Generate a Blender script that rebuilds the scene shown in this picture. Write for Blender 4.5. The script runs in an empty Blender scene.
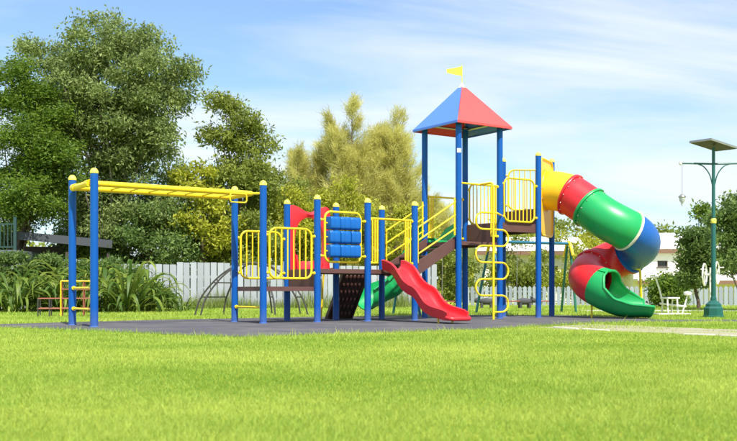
import bpy, bmesh, math, random
import numpy as np
from mathutils import Vector, Matrix

random.seed(7)
RNG = np.random.default_rng(7)
SC = bpy.context.scene
COL = SC.collection
R = math.radians

# ------------------------------------------------------------------ camera, sky, sun, exposure
F_PX, Y_HOR, CAM_H = 956.0, 291.9, 0.60
cam_d = bpy.data.cameras.new('camera')
cam_d.sensor_width = 36.0
cam_d.lens = 36.0 * F_PX / 737.0
cam_d.shift_y = (Y_HOR - 220.5) / 737.0
cam_d.clip_end = 2000
cam_d.dof.use_dof = True
cam_d.dof.focus_distance = 18.5
cam_d.dof.aperture_fstop = 4.0
cam = bpy.data.objects.new('camera', cam_d)
cam.location = (0, 0, CAM_H)
cam.rotation_euler = (R(90), 0, 0)
COL.objects.link(cam)
SC.camera = cam

SUN_EL, SUN_AZ = 56.0, 157.0          # azimuth from +Y, clockwise: behind the camera
world = bpy.data.worlds.new('World')
SC.world = world
world.use_nodes = True
wn, wl = world.node_tree.nodes, world.node_tree.links
wn.clear()
w_out = wn.new('ShaderNodeOutputWorld')
w_sky = wn.new('ShaderNodeTexSky')
w_sky.sky_type = 'NISHITA'
w_sky.sun_disc = False
w_sky.sun_elevation = R(SUN_EL)
w_sky.sun_rotation = R(SUN_AZ)
w_sky.air_density = 1.0
w_sky.dust_density = 0.4
w_sky.ozone_density = 3.0
w_bg = wn.new('ShaderNodeBackground')
w_bg.inputs['Strength'].default_value = 0.12
w_wb = wn.new('ShaderNodeMix'); w_wb.data_type = 'RGBA'; w_wb.blend_type = 'MULTIPLY'; w_wb.inputs[0].default_value = 1.0
w_wb.inputs[7].default_value = (0.88, 1.02, 1.12, 1)              # cool white balance of the clear sky
wl.new(w_sky.outputs[0], w_wb.inputs[6]); wl.new(w_wb.outputs[2], w_bg.inputs['Color'])
# thin high cloud over the whole dome, laid out on a flat layer above the ground
w_tc = wn.new('ShaderNodeTexCoord')
w_sep = wn.new('ShaderNodeSeparateXYZ')
wl.new(w_tc.outputs['Generated'], w_sep.inputs[0])
w_z = wn.new('ShaderNodeMath'); w_z.operation = 'MAXIMUM'; w_z.inputs[1].default_value = 0.0
wl.new(w_sep.outputs['Z'], w_z.inputs[0])
w_za = wn.new('ShaderNodeMath'); w_za.operation = 'ADD'; w_za.inputs[1].default_value = 0.16
wl.new(w_z.outputs[0], w_za.inputs[0])
def wdiv(sock):
    m = wn.new('ShaderNodeMath'); m.operation = 'DIVIDE'
    wl.new(sock, m.inputs[0]); wl.new(w_za.outputs[0], m.inputs[1]); return m
dx, dy = wdiv(w_sep.outputs['X']), wdiv(w_sep.outputs['Y'])
w_cmb = wn.new('ShaderNodeCombineXYZ')
wl.new(dx.outputs[0], w_cmb.inputs[0]); wl.new(dy.outputs[0], w_cmb.inputs[1])
w_map = wn.new('ShaderNodeMapping')
w_map.inputs['Rotation'].default_value = (0, 0, R(-20))
w_map.inputs['Scale'].default_value = (0.5, 1.3, 1)
w_map.inputs['Location'].default_value = (0.3, 3.7, 0)
w_rot = wn.new('ShaderNodeVectorRotate'); w_rot.rotation_type = 'Z_AXIS'; w_rot.inputs['Angle'].default_value = R(-17)
wl.new(w_cmb.outputs[0], w_rot.inputs['Vector']); wl.new(w_rot.outputs[0], w_map.inputs[0])
w_no = wn.new('ShaderNodeTexNoise')
w_no.inputs['Scale'].default_value = 1.15
w_no.inputs['Detail'].default_value = 9
w_no.inputs['Roughness'].default_value = 0.56
w_no.inputs['Distortion'].default_value = 0.55
wl.new(w_map.outputs[0], w_no.inputs['Vector'])
w_rm = wn.new('ShaderNodeMapRange')
w_rm.inputs['From Min'].default_value = 0.34
w_rm.inputs['From Max'].default_value = 0.62
w_rm.inputs['To Min'].default_value = 0.10
w_rm.inputs['To Max'].default_value = 0.9
wl.new(w_no.outputs['Fac'], w_rm.inputs['Value'])
w_cl = wn.new('ShaderNodeBackground')
w_cl.inputs['Color'].default_value = (0.88, 0.94, 1.0, 1)
w_cl.inputs['Strength'].default_value = 0.72
w_mx = wn.new('ShaderNodeMixShader')
wl.new(w_rm.outputs[0], w_mx.inputs[0])
wl.new(w_bg.outputs[0], w_mx.inputs[1]); wl.new(w_cl.outputs[0], w_mx.inputs[2])
wl.new(w_mx.outputs[0], w_out.inputs['Surface'])

sun_d = bpy.data.lights.new('sun', 'SUN')
sun_d.energy = 4.9
sun_d.angle = R(0.55)
sun_d.color = (1.0, 0.95, 0.86)
sun = bpy.data.objects.new('sun', sun_d)
COL.objects.link(sun)
sdir = Vector((math.sin(R(SUN_AZ)) * math.cos(R(SUN_EL)), math.cos(R(SUN_AZ)) * math.cos(R(SUN_EL)), math.sin(R(SUN_EL))))
sun.rotation_euler = (-sdir).to_track_quat('-Z', 'Y').to_euler()
sun.location = sdir * 60

SC.view_settings.view_transform = 'Standard'
SC.view_settings.look = 'None'
SC.view_settings.exposure = 0.62
SC.view_settings.gamma = 1.0
SC.render.engine = 'CYCLES'
SC.cycles.use_denoising = True
SC.cycles.max_bounces = 8
SC.cycles.transparent_max_bounces = 8

# ------------------------------------------------------------------ materials
def newmat(name):
    m = bpy.data.materials.new(name); m.use_nodes = True
    nt = m.node_tree
    return m, nt, nt.nodes, nt.links, nt.nodes['Principled BSDF']

def paint(name, col, rough=0.4, var=0.12, scale=3.0, bump=0.0, bscale=60, metal=0.0, coat=0.0, spec=0.5, grime=0.0, each=0.0, foot=0.0):
    """one base colour with slight fading, roughness wear, fine relief and optional dirt specks"""
    m, nt, n, l, b = newmat(name)
    tc = n.new('ShaderNodeTexCoord')
    no = n.new('ShaderNodeTexNoise'); no.inputs['Scale'].default_value = scale
    no.inputs['Detail'].default_value = 6; no.inputs['Roughness'].default_value = 0.65
    l.new(tc.outputs['Object'], no.inputs['Vector'])
    mix = n.new('ShaderNodeMix'); mix.data_type = 'RGBA'
    a = tuple(max(0, c * (1 - var)) for c in col); d = tuple(min(1, c * (1 + var) + 0.02 * var) for c in col)
    mix.inputs[6].default_value = (*a, 1); mix.inputs[7].default_value = (*d, 1)
    l.new(no.outputs['Fac'], mix.inputs[0])
    out = mix.outputs[2]
    if grime > 0:
        n2 = n.new('ShaderNodeTexNoise'); n2.inputs['Scale'].default_value = scale * 3.1
        n2.inputs['Detail'].default_value = 8; n2.inputs['Roughness'].default_value = 0.75
        l.new(tc.outputs['Object'], n2.inputs['Vector'])
        mr = n.new('ShaderNodeMapRange'); mr.inputs['From Min'].default_value = 0.56; mr.inputs['From Max'].default_value = 0.75
        mr.inputs['To Max'].default_value = grime
        l.new(n2.outputs['Fac'], mr.inputs['Value'])
        m2 = n.new('ShaderNodeMix'); m2.data_type = 'RGBA'
        m2.inputs[7].default_value = (0.16, 0.13, 0.10, 1)
        l.new(mr.outputs[0], m2.inputs[0]); l.new(out, m2.inputs[6]); out = m2.outputs[2]
    if foot > 0:
        sx_ = n.new('ShaderNodeSeparateXYZ'); l.new(tc.outputs['Object'], sx_.inputs[0])
        fz = n.new('ShaderNodeMapRange'); fz.inputs['From Min'].default_value = 0.0; fz.inputs['From Max'].default_value = 0.34; fz.inputs['To Min'].default_value = foot; fz.inputs['To Max'].default_value = 0.0
        l.new(sx_.outputs['Z'], fz.inputs['Value'])
        fn_ = n.new('ShaderNodeTexNoise'); fn_.inputs['Scale'].default_value = 14; fn_.inputs['Detail'].default_value = 7; fn_.inputs['Roughness'].default_value = 0.75
        l.new(tc.outputs['Object'], fn_.inputs['Vector'])
        fm = n.new('ShaderNodeMath'); fm.operation = 'MULTIPLY'; l.new(fz.outputs[0], fm.inputs[0]); l.new(fn_.outputs['Fac'], fm.inputs[1])
        f2 = n.new('ShaderNodeMix'); f2.data_type = 'RGBA'; f2.inputs[7].default_value = (0.30, 0.27, 0.22, 1)
        l.new(fm.outputs[0], f2.inputs[0]); l.new(out, f2.inputs[6]); out = f2.outputs[2]
    if each > 0:
        oi = n.new('ShaderNodeObjectInfo'); er = n.new('ShaderNodeMapRange'); er.inputs['To Min'].default_value = 1 - each; er.inputs['To Max'].default_value = 1 + each
        hv = n.new('ShaderNodeHueSaturation'); l.new(oi.outputs['Random'], er.inputs['Value']); l.new(er.outputs[0], hv.inputs['Value']); l.new(out, hv.inputs['Color']); out = hv.outputs[0]
    l.new(out, b.inputs['Base Color'])
    rr = n.new('ShaderNodeMapRange'); rr.inputs['To Min'].default_value = max(0.05, rough - 0.09); rr.inputs['To Max'].default_value = min(1, rough + 0.13)
    l.new(no.outputs['Fac'], rr.inputs['Value']); l.new(rr.outputs[0], b.inputs['Roughness'])
    b.inputs['Metallic'].default_value = metal
    b.inputs['Specular IOR Level'].default_value = spec
    b.inputs['Coat Weight'].default_value = coat
    b.inputs['Coat Roughness'].default_value = 0.18
    if bump > 0:
        bn = n.new('ShaderNodeTexNoise'); bn.inputs['Scale'].default_value = bscale; bn.inputs['Detail'].default_value = 4
        l.new(tc.outputs['Object'], bn.inputs['Vector'])
        bp = n.new('ShaderNodeBump'); bp.inputs['Strength'].default_value = bump; bp.inputs['Distance'].default_value = 0.01
        l.new(bn.outputs['Fac'], bp.inputs['Height']); l.new(bp.outputs[0], b.inputs['Normal'])
    return m

M = {}
M['blue'] = paint('blue_steel', (0.0005, 0.084, 0.37), 0.42, 0.10, 2.0, 0.06, 90, grime=0.16, spec=0.28, foot=0.35)
M['yellow'] = paint('yellow_steel', (0.86, 0.60, 0.015), 0.36, 0.07, 3.0, 0.05, 90, grime=0.10)
M['cap'] = paint('yellow_cap', (0.82, 0.72, 0.10), 0.45, 0.08, 6)
M['red_p'] = paint('red_plastic', (0.66, 0.018, 0.028), 0.37, 0.20, 1.6, 0.05, 40, coat=0.06, grime=0.22)
M['green_p'] = paint('green_plastic', (0.004, 0.33, 0.085), 0.37, 0.20, 1.6, 0.05, 40, coat=0.06, grime=0.22)
M['blue_p'] = paint('blue_plastic', (0.002, 0.10, 0.42), 0.37, 0.20, 1.6, 0.05, 40, coat=0.06, grime=0.2)
M['yellow_p'] = paint('yellow_plastic', (0.92, 0.50, 0.008), 0.37, 0.20, 1.6, 0.05, 40, coat=0.06, grime=0.2)
M['roller'] = paint('roller_plastic', (0.001, 0.11, 0.42), 0.42, 0.10, 5.0, spec=0.35)
M['roof_blue'] = paint('roof_blue', (0.06, 0.19, 0.72), 0.34, 0.08, 1.5, 0.04, 30, coat=0.1, grime=0.08)
M['roof_red'] = paint('roof_red', (0.74, 0.075, 0.07), 0.34, 0.08, 1.5, 0.04, 30, coat=0.1, grime=0.08)
M['brown'] = paint('brown_deck', (0.105, 0.045, 0.038), 0.55, 0.18, 5.0, 0.2, 120, grime=0.25)
M['dark_plastic'] = paint('dark_brown_plastic', (0.05, 0.026, 0.02), 0.5, 0.25, 8.0, 0.2, 50)
M['white_p'] = paint('white_plastic', (0.78, 0.78, 0.74), 0.45, 0.05, 3)
M['seam'] = paint('cream_seam', (0.72, 0.66, 0.55), 0.55, 0.08, 4)
M['bolt'] = paint('bolt_steel', (0.55, 0.55, 0.53), 0.3, 0.05, 9, metal=0.9)
M['flag'] = paint('flag_yellow', (0.85, 0.74, 0.06), 0.6, 0.06, 5)
M['white_steel'] = paint('white_steel', (0.78, 0.77, 0.74), 0.4, 0.06, 3, grime=0.1)
M['lamp_green'] = paint('lamp_green', (0.006, 0.095, 0.078), 0.4, 0.15, 4, 0.05, 60, grime=0.1)
M['teal_steel'] = paint('teal_steel', (0.012, 0.13, 0.22), 0.42, 0.12, 3, grime=0.15)
M['green_steel'] = paint('green_steel', (0.015, 0.14, 0.085), 0.42, 0.12, 3, grime=0.15)
M['black_steel'] = paint('black_steel', (0.045, 0.043, 0.045), 0.5, 0.2, 5, grime=0.3)
M['rust_steel'] = paint('rust_red_steel', (0.26, 0.075, 0.045), 0.6, 0.25, 8, grime=0.4)
M['chain'] = paint('chain_steel', (0.4, 0.4, 0.4), 0.4, 0.1, 9, metal=0.8)
M['solar'] = paint('solar_cells', (0.02, 0.026, 0.05), 0.18, 0.2, 6)
M['solar_back'] = paint('solar_backing', (0.022, 0.02, 0.014), 0.5, 0.15, 6)
M['alu'] = paint('aluminium', (0.36, 0.36, 0.33), 0.35, 0.05, 5, metal=0.7)
M['glass_pale'] = paint('frosted_glass', (0.6, 0.62, 0.62), 0.2, 0.04, 5)
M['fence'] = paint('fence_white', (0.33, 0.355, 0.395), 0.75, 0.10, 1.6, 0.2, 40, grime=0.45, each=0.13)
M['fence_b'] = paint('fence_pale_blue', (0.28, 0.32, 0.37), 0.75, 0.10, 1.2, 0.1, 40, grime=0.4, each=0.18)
M['wall_cream'] = paint('wall_cream', (0.80, 0.78, 0.70), 0.85, 0.05, 0.8, 0.2, 25, grime=0.12)
M['wall_grey'] = paint('wall_grey', (0.11, 0.135, 0.15), 0.85, 0.08, 0.8, 0.2, 25, grime=0.2)
M['roof_white'] = paint('roof_pale_metal', (0.74, 0.74, 0.73), 0.5, 0.05, 1.0, grime=0.1)
M['fascia'] = paint('fascia_brown', (0.20, 0.11, 0.07), 0.7, 0.15, 2)
M['roof_grey'] = paint('roof_grey_sheet', (0.055, 0.062, 0.072), 0.55, 0.1, 1.0, 0.1, 20, grime=0.2)
M['dark_wood'] = paint('dark_timber', (0.055, 0.04, 0.035), 0.7, 0.2, 3, 0.2, 30)
M['window'] = paint('window_glass', (0.03, 0.035, 0.04), 0.08, 0.1, 2)
M['stone_grey'] = paint('stone_grey', (0.055, 0.055, 0.065), 0.8, 0.25, 6, 0.4, 30)
M['kerb'] = paint('kerb_concrete', (0.50, 0.48, 0.41), 0.9, 0.15, 4, 0.4, 40, grime=0.4)
M['gate_green'] = paint('gate_dark_green', (0.02, 0.06, 0.06), 0.5, 0.15, 4)

def bark(name, col):
    return paint(name, col, 0.9, 0.35, 6, 0.6, 18)
M['bark'] = bark('bark_brown', (0.13, 0.095, 0.065))
M['bark_grey'] = bark('bark_grey', (0.22, 0.19, 0.15))

def leafmat(name, dark, light, trans=0.35, scale=0.9, rough=0.5):
    """leaf pigment varies from clump to clump and leaf to leaf; shade comes from the light"""
    m, nt, n, l, b = newmat(name)
    at = n.new('ShaderNodeAttribute'); at.attribute_name = 'tint'
    mix = n.new('ShaderNodeMix'); mix.data_type = 'RGBA'
    mix.inputs[6].default_value = (*dark, 1); mix.inputs[7].default_value = (*light, 1)
    l.new(at.outputs['Fac'], mix.inputs[0])
    l.new(mix.outputs[2], b.inputs['Base Color'])
    b.inputs['Roughness'].default_value = rough
    b.inputs['Specular IOR Level'].default_value = 0.35
    tr = n.new('ShaderNodeBsdfTranslucent')
    gm = n.new('ShaderNodeGamma'); gm.inputs['Gamma'].default_value = 0.85
    l.new(mix.outputs[2], gm.inputs['Color']); l.new(gm.outputs[0], tr.inputs['Color'])
    ms = n.new('ShaderNodeMixShader'); ms.inputs[0].default_value = trans
    out = n['Material Output']
    l.new(b.outputs[0], ms.inputs[1]); l.new(tr.outputs[0], ms.inputs[2]); l.new(ms.outputs[0], out.inputs['Surface'])
    return m
M['leaf_big'] = leafmat('leaf_olive', (0.095, 0.145, 0.034), (0.33, 0.41, 0.13), 0.44)
M['leaf_bright'] = leafmat('leaf_bright', (0.055, 0.12, 0.012), (0.21, 0.31, 0.03), 0.42)
M['leaf_mid'] = leafmat('leaf_mid', (0.12, 0.165, 0.024), (0.33, 0.38, 0.065), 0.42)
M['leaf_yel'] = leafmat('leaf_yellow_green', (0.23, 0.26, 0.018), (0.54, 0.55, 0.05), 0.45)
M['leaf_pine'] = leafmat('needle_golden_flare', (0.44, 0.42, 0.10), (0.78, 0.74, 0.26), 0.58)  # yellowish needles, paled and warmed by lens-flare glow put into their colour
M['leaf_dark'] = leafmat('leaf_dark', (0.06, 0.115, 0.025), (0.22, 0.32, 0.075), 0.42)
M['leaf_strap'] = leafmat('leaf_strap', (0.05, 0.115, 0.018), (0.29, 0.36, 0.05), 0.4)
M['grass'] = leafmat('grass_blade', (0.17, 0.31, 0.024), (0.51, 0.60, 0.11), 0.42, rough=0.6)
M['grass_tall'] = leafmat('grass_tall', (0.12, 0.19, 0.03), (0.34, 0.40, 0.10), 0.4, rough=0.6)

def ground_material():
    m, nt, n, l, b = newmat('lawn_soil')
    tc = n.new('ShaderNodeTexCoord')
    def noise(s, d=6):
        x = n.new('ShaderNodeTexNoise'); x.inputs['Scale'].default_value = s; x.inputs['Detail'].default_value = d
        x.inputs['Roughness'].default_value = 0.7
        l.new(tc.outputs['Object'], x.inputs['Vector']); return x
    big, mid, fine = noise(0.35), noise(3.5), noise(38, 8)
    r = n.new('ShaderNodeValToRGB')
    e = r.color_ramp.elements
    e[0].position, e[0].color = 0.30, (0.27, 0.33, 0.03, 1)
    e[1].position, e[1].color = 0.72, (0.46, 0.52, 0.07, 1)
    a1 = n.new('ShaderNodeMath'); a1.operation = 'MULTIPLY_ADD'; a1.inputs[1].default_value = 0.5
    l.new(big.outputs['Fac'], a1.inputs[0])
    a2 = n.new('ShaderNodeMath'); a2.operation = 'MULTIPLY'; a2.inputs[1].default_value = 0.5
    l.new(fine.outputs['Fac'], a2.inputs[0]); l.new(a2.outputs[0], a1.inputs[2])
    l.new(a1.outputs[0], r.inputs['Fac'])
    l.new(r.outputs['Color'], b.inputs['Base Color'])
    b.inputs['Roughness'].default_value = 0.95
    b.inputs['Specular IOR Level'].default_value = 0.1
    bp = n.new('ShaderNodeBump'); bp.inputs['Strength'].default_value = 0.8; bp.inputs['Distance'].default_value = 0.03
    l.new(fine.outputs['Fac'], bp.inputs['Height']); l.new(bp.outputs[0], b.inputs['Normal'])
    return m
M['lawn'] = ground_material()

def speckle(name, c0, c1, c2, scale=90, rough=0.9):
    m, nt, n, l, b = newmat(name)
    tc = n.new('ShaderNodeTexCoord')
    f = n.new('ShaderNodeTexNoise'); f.inputs['Scale'].default_value = scale; f.inputs['Detail'].default_value = 6; f.inputs['Roughness'].default_value = 0.8
    g = n.new('ShaderNodeTexNoise'); g.inputs['Scale'].default_value = 0.9; g.inputs['Detail'].default_value = 7; g.inputs['Roughness'].default_value = 0.7
    l.new(tc.outputs['Object'], f.inputs['Vector']); l.new(tc.outputs['Object'], g.inputs['Vector'])
    m1 = n.new('ShaderNodeMix'); m1.data_type = 'RGBA'; m1.inputs[6].default_value = (*c0, 1); m1.inputs[7].default_value = (*c1, 1)
    l.new(f.outputs['Fac'], m1.inputs[0])
    mr = n.new('ShaderNodeMapRange'); mr.inputs['From Min'].default_value = 0.42; mr.inputs['From Max'].default_value = 0.70; mr.inputs['To Max'].default_value = 0.8
    l.new(g.outputs['Fac'], mr.inputs['Value'])
    m2 = n.new('ShaderNodeMix'); m2.data_type = 'RGBA'; m2.inputs[7].default_value = (*c2, 1)
    l.new(mr.outputs[0], m2.inputs[0]); l.new(m1.outputs[2], m2.inputs[6])
    l.new(m2.outputs[2], b.inputs['Base Color']); b.inputs['Roughness'].default_value = rough
    b.inputs['Specular IOR Level'].default_value = 0.25
    bp = n.new('ShaderNodeBump'); bp.inputs['Strength'].default_value = 0.5; bp.inputs['Distance'].default_value = 0.008
    l.new(f.outputs['Fac'], bp.inputs['Height']); l.new(bp.outputs[0], b.inputs['Normal'])
    return m
M['mat'] = speckle('rubber_mat', (0.035, 0.035, 0.045), (0.12, 0.117, 0.135), (0.155, 0.145, 0.14))
M['asphalt'] = speckle('asphalt', (0.05, 0.055, 0.06), (0.12, 0.12, 0.13), (0.15, 0.145, 0.13))
M['sand'] = speckle('sandy_path', (0.26, 0.24, 0.15), (0.40, 0.37, 0.28), (0.26, 0.29, 0.07), 40)
M['concrete'] = speckle('pale_concrete', (0.42, 0.41, 0.38), (0.58, 0.56, 0.52), (0.36, 0.34, 0.30), 30)

# ------------------------------------------------------------------ mesh helpers
class MB:
    def __init__(self): self.v, self.f = [], []
    def add(self, vs, fs):
        o = len(self.v); self.v += [tuple(p) for p in vs]; self.f += [tuple(i + o for i in q) for q in fs]; return self
    def box(self, c, s, rot=None, ch=0.0):
        """box at centre c with sizes s; ch chamfers all its edges"""
        hx, hy, hz = s[0] / 2, s[1] / 2, s[2] / 2
        if ch <= 0:
            vs = [Vector((x, y, z)) for x in (-hx, hx) for y in (-hy, hy) for z in (-hz, hz)]
            fs = [(0, 1, 3, 2), (4, 6, 7, 5), (0, 4, 5, 1), (2, 3, 7, 6), (0, 2, 6, 4), (1, 5, 7, 3)]
        else:
            bm = bmesh.new(); bmesh.ops.create_cube(bm, size=1)
            for v in bm.verts: v.co = Vector((v.co.x * s[0], v.co.y * s[1], v.co.z * s[2]))
            bmesh.ops.bevel(bm, geom=bm.edges[:], offset=ch, segments=2, affect='EDGES', profile=0.5)
            bm.verts.index_update(); vs = [v.co.copy() for v in bm.verts]; fs = [[v.index for v in f.verts] for f in bm.faces]; bm.free()
        if rot is not None: vs = [rot @ v for v in vs]
        c = Vector(c)
        return self.add([v + c for v in vs], fs)
    def tube(self, pts, r, n=10, caps=True, closed=False):
        pts = [Vector(p) for p in pts]; k = len(pts)
        rs = r if isinstance(r, (list, tuple)) else [r] * k
        T = []
        for i in range(k):
            if closed: t = pts[(i + 1) % k] - pts[i - 1]
            else: t = pts[min(i + 1, k - 1)] - pts[max(i - 1, 0)]
            T.append(t.normalized())
        up = Vector((0, 0, 1)) if abs(T[0].z) < 0.9 else Vector((1, 0, 0))
        N = (up - T[0] * up.dot(T[0])).normalized()
        vs, fs = [], []
        for i in range(k):
            if i:
                N = (N - T[i] * N.dot(T[i]))
                N = N.normalized() if N.length > 1e-6 else T[i].orthogonal().normalized()
            B = T[i].cross(N)
            for j in range(n):
                a = 2 * math.pi * j / n
                vs.append(pts[i] + (N * math.cos(a) + B * math.sin(a)) * rs[i])
        m = k if closed else k - 1
        for i in range(m):
            for j in range(n):
                a, b = i * n + j, i * n + (j + 1) % n
                c, d = ((i + 1) % k) * n + (j + 1) % n, ((i + 1) % k) * n + j
                fs.append((a, b, c, d))
        if caps and not closed:
            fs.append(tuple(reversed(range(n)))); fs.append(tuple((k - 1) * n + j for j in range(n)))
        return self.add(vs, fs)
    def loft(self, rings, closed_ring=True, caps=True):
        n = len(rings[0]); vs = [p for r in rings for p in r]; fs = []
        for i in range(len(rings) - 1):
            for j in range(n if closed_ring else n - 1):
                fs.append((i * n + j, i * n + (j + 1) % n, (i + 1) * n + (j + 1) % n, (i + 1) * n + j))
        if caps and closed_ring:
            fs.append(tuple(reversed(range(n)))); fs.append(tuple((len(rings) - 1) * n + j for j in range(n)))
        return self.add(vs, fs)
    def lathe(self, prof, n=16, c=(0, 0, 0)):
        c = Vector(c)
        rings = [[c + Vector((r * math.cos(2 * math.pi * j / n), r * math.sin(2 * math.pi * j / n), z)) for j in range(n)] for r, z in prof]
        return self.loft(rings)
    def mesh(self, name, smooth=True, ang=38):
        me = bpy.data.meshes.new(name)
        me.from_pydata([tuple(p) for p in self.v], [], self.f); me.update()
        bm = bmesh.new(); bm.from_mesh(me); bmesh.ops.recalc_face_normals(bm, faces=bm.faces[:]); bm.to_mesh(me); bm.free()
        if smooth:
            me.polygons.foreach_set('use_smooth', [True] * len(me.polygons)); me.set_sharp_from_angle(angle=R(ang))
        return me
    def build(self, name, mat, parent=None, **kw):
        return obj(name, self.mesh(name, **kw), mat, parent)

def obj(name, me, mat, parent=None):
    if mat is not None and not me.materials: me.materials.append(M[mat] if isinstance(mat, str) else mat)
    o = bpy.data.objects.new(name, me); COL.objects.link(o)
    if parent is not None: o.parent = parent
    return o

def tag(o, label, cat, group=None):
    o['label'] = label; o['category'] = cat
    if group: o['group'] = group
    return o

def thing(name, label, cat, loc=(0, 0, 0), rz=0.0, group=None):
    o = bpy.data.objects.new(name, None); COL.objects.link(o)
    o.empty_display_size = 0.2; o.location = loc; o.rotation_euler = (0, 0, rz)
    return tag(o, label, cat, group)

def struct(o, kind='structure'): o['kind'] = kind; return o

def copy_tree(o, parent=None):
    c = o.copy(); COL.objects.link(c); c.parent = parent
    for ch in list(o.children): copy_tree(ch, c)
    return c

def arc(c, r, a0, a1, n, ex, ey):
    c, ex, ey = Vector(c), Vector(ex), Vector(ey)
    return [c + ex * (r * math.cos(a0 + (a1 - a0) * i / n)) + ey * (r * math.sin(a0 + (a1 - a0) * i / n)) for i in range(n + 1)]

def rounded_rect(p0, ex, ez, w, h, r, n=5):
    """closed loop from corner p0 along ex (width) and ez (height)"""
    p0, ex, ez = Vector(p0), Vector(ex), Vector(ez)
    pts = []
    for (cx, cz, a) in ((w - r, r, -math.pi / 2), (w - r, h - r, 0), (r, h - r, math.pi / 2), (r, r, math.pi)):
        pts += arc(p0 + ex * cx + ez * cz, r, a, a + math.pi / 2, n, ex, ez)
    return pts

def fillet(pts, r, n=5):
    """round the inner corners of a polyline"""
    pts = [Vector(p) for p in pts]; out = [pts[0]]
    for i in range(1, len(pts) - 1):
        a, b, c = pts[i - 1], pts[i], pts[i + 1]
        d1, d2 = (a - b), (c - b); q = min(r, d1.length * 0.49, d2.length * 0.49)
        p, s = b + d1.normalized() * q, b + d2.normalized() * q
        for k in range(n + 1):
            t = k / n; out.append(p * (1 - t) ** 2 + b * 2 * t * (1 - t) + s * t * t)
    out.append(pts[-1]); return out

def catmull(pts, n=6):
    P = [Vector(p) for p in pts]; P = [P[0] * 2 - P[1]] + P + [P[-1] * 2 - P[-2]]; out = []
    for i in range(1, len(P) - 2):
        for k in range(n):
            t = k / n
            out.append(0.5 * ((2 * P[i]) + (P[i + 1] - P[i - 1]) * t + (2 * P[i - 1] - 5 * P[i] + 4 * P[i + 1] - P[i + 2]) * t * t + (3 * P[i] - P[i - 1] - 3 * P[i + 1] + P[i + 2]) * t ** 3))
    out.append(P[-2]); return out

def interp(x, xs, ys): return float(np.interp(x, xs, ys))

def at(px, d):
    """sideways position of something seen at column px and standing d metres away"""
    return (px - 368.5) * d / F_PX
def ht(py, d): return CAM_H + (Y_HOR - py) * d / F_PX

# the playground's own axes
PX, PY, TH = -1.956, 17.76, R(34.35)
S = 1.175
U = Vector((math.cos(TH), math.sin(TH), 0)); V = Vector((-math.sin(TH), math.cos(TH), 0))
ORG = Vector((PX, PY, 0))
def W(a, b, z=0): return ORG + U * a + V * b + Vector((0, 0, z))
def toL(p): q = Vector(p) - ORG; return Vector((q.dot(U), q.dot(V), p[2]))

# ------------------------------------------------------------------ the ground
g = MB(); N = 60
xs = [-400 + 800 * i / N for i in range(N + 1)]
g.add([(x, y, 0) for y in xs for x in xs], [(j * (N + 1) + i, j * (N + 1) + i + 1, (j + 1) * (N + 1) + i + 1, (j + 1) * (N + 1) + i) for j in range(N) for i in range(N)])
struct(g.build('lawn_ground', 'lawn', smooth=False))

def slab(name, poly, z0, z1, mat, jitter=0.0):
    """closed slab over a ground outline with a slightly ragged edge"""
    pts = []
    for i in range(len(poly)):
        a, b = Vector(poly[i]), Vector(poly[(i + 1) % len(poly)])
        k = max(1, int((b - a).length / 0.25))
        for q in range(k):
            p = a.lerp(b, q / k); pts.append(p + Vector((random.uniform(-jitter, jitter), random.uniform(-jitter, jitter), 0)))
    n = len(pts)
    vs = [(p.x, p.y, z0) for p in pts] + [(p.x, p.y, z1) for p in pts]
    fs = [tuple(range(n, 2 * n))] + [(i, (i + 1) % n, n + (i + 1) % n, n + i) for i in range(n)]
    return struct(MB().add(vs, fs).build(name, mat, smooth=False))
MAT_POLY = [(-2.7, -4.5), (1.3, -4.35), (4.2, -3.5), (7.2, -3.0), (8.8, -1.9), (9.2, 1.2), (7.5, 2.9), (3.5, 3.6), (-1.0, 3.3), (-4.6, 2.3), (-4.5, 1.0), (-3.95, -0.4), (-3.1, -3.6)]
slab('rubber_mat', [W(a, b) for a, b in MAT_POLY], -0.02, 0.012, 'mat', 0.03)
SAND_POLY = [(2.75, -4.2), (4.9, -3.6), (4.9, -14), (2.75, -14)]
slab('sandy_path', [W(a, b) for a, b in SAND_POLY], -0.02, 0.006, 'sand', 0.12)
ASPH = [(5.2, 18.75, 0), (30, 18.3, 0), (30, 20.4, 0), (5.6, 20.1, 0)]
slab('asphalt_path', [Vector(p) for p in ASPH], -0.02, 0.016, 'asphalt', 0.03)
FARP = [(6.5, 28.6, 0), (40, 27.6, 0), (40, 30.2, 0), (6.5, 31.0, 0)]
slab('far_path', [Vector(p) for p in FARP], -0.02, 0.012, 'concrete', 0.05)
# pale kerb stones on the near edge of the sandy path
kerb = thing('kerb_row', 'row of low pale kerb stones half sunk along the sandy path', 'kerb', W(2.72, -4.4), TH)
kst = MB().box((0, 0, -0.01), (0.10, 0.50, 0.09), None, 0.02).mesh('kerb_stone'); kst.materials.append(M['kerb'])
for i in range(15):
    if i in (0, 3, 4, 8, 11): continue
    o = obj('kerb_stone', kst, None, kerb); o.location = (random.uniform(-.03, .03), -0.62 * i, random.uniform(-.015, .008)); o.rotation_euler = (random.uniform(-.03, .03), random.uniform(-.05, .05), random.uniform(-.04, .04))

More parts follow.
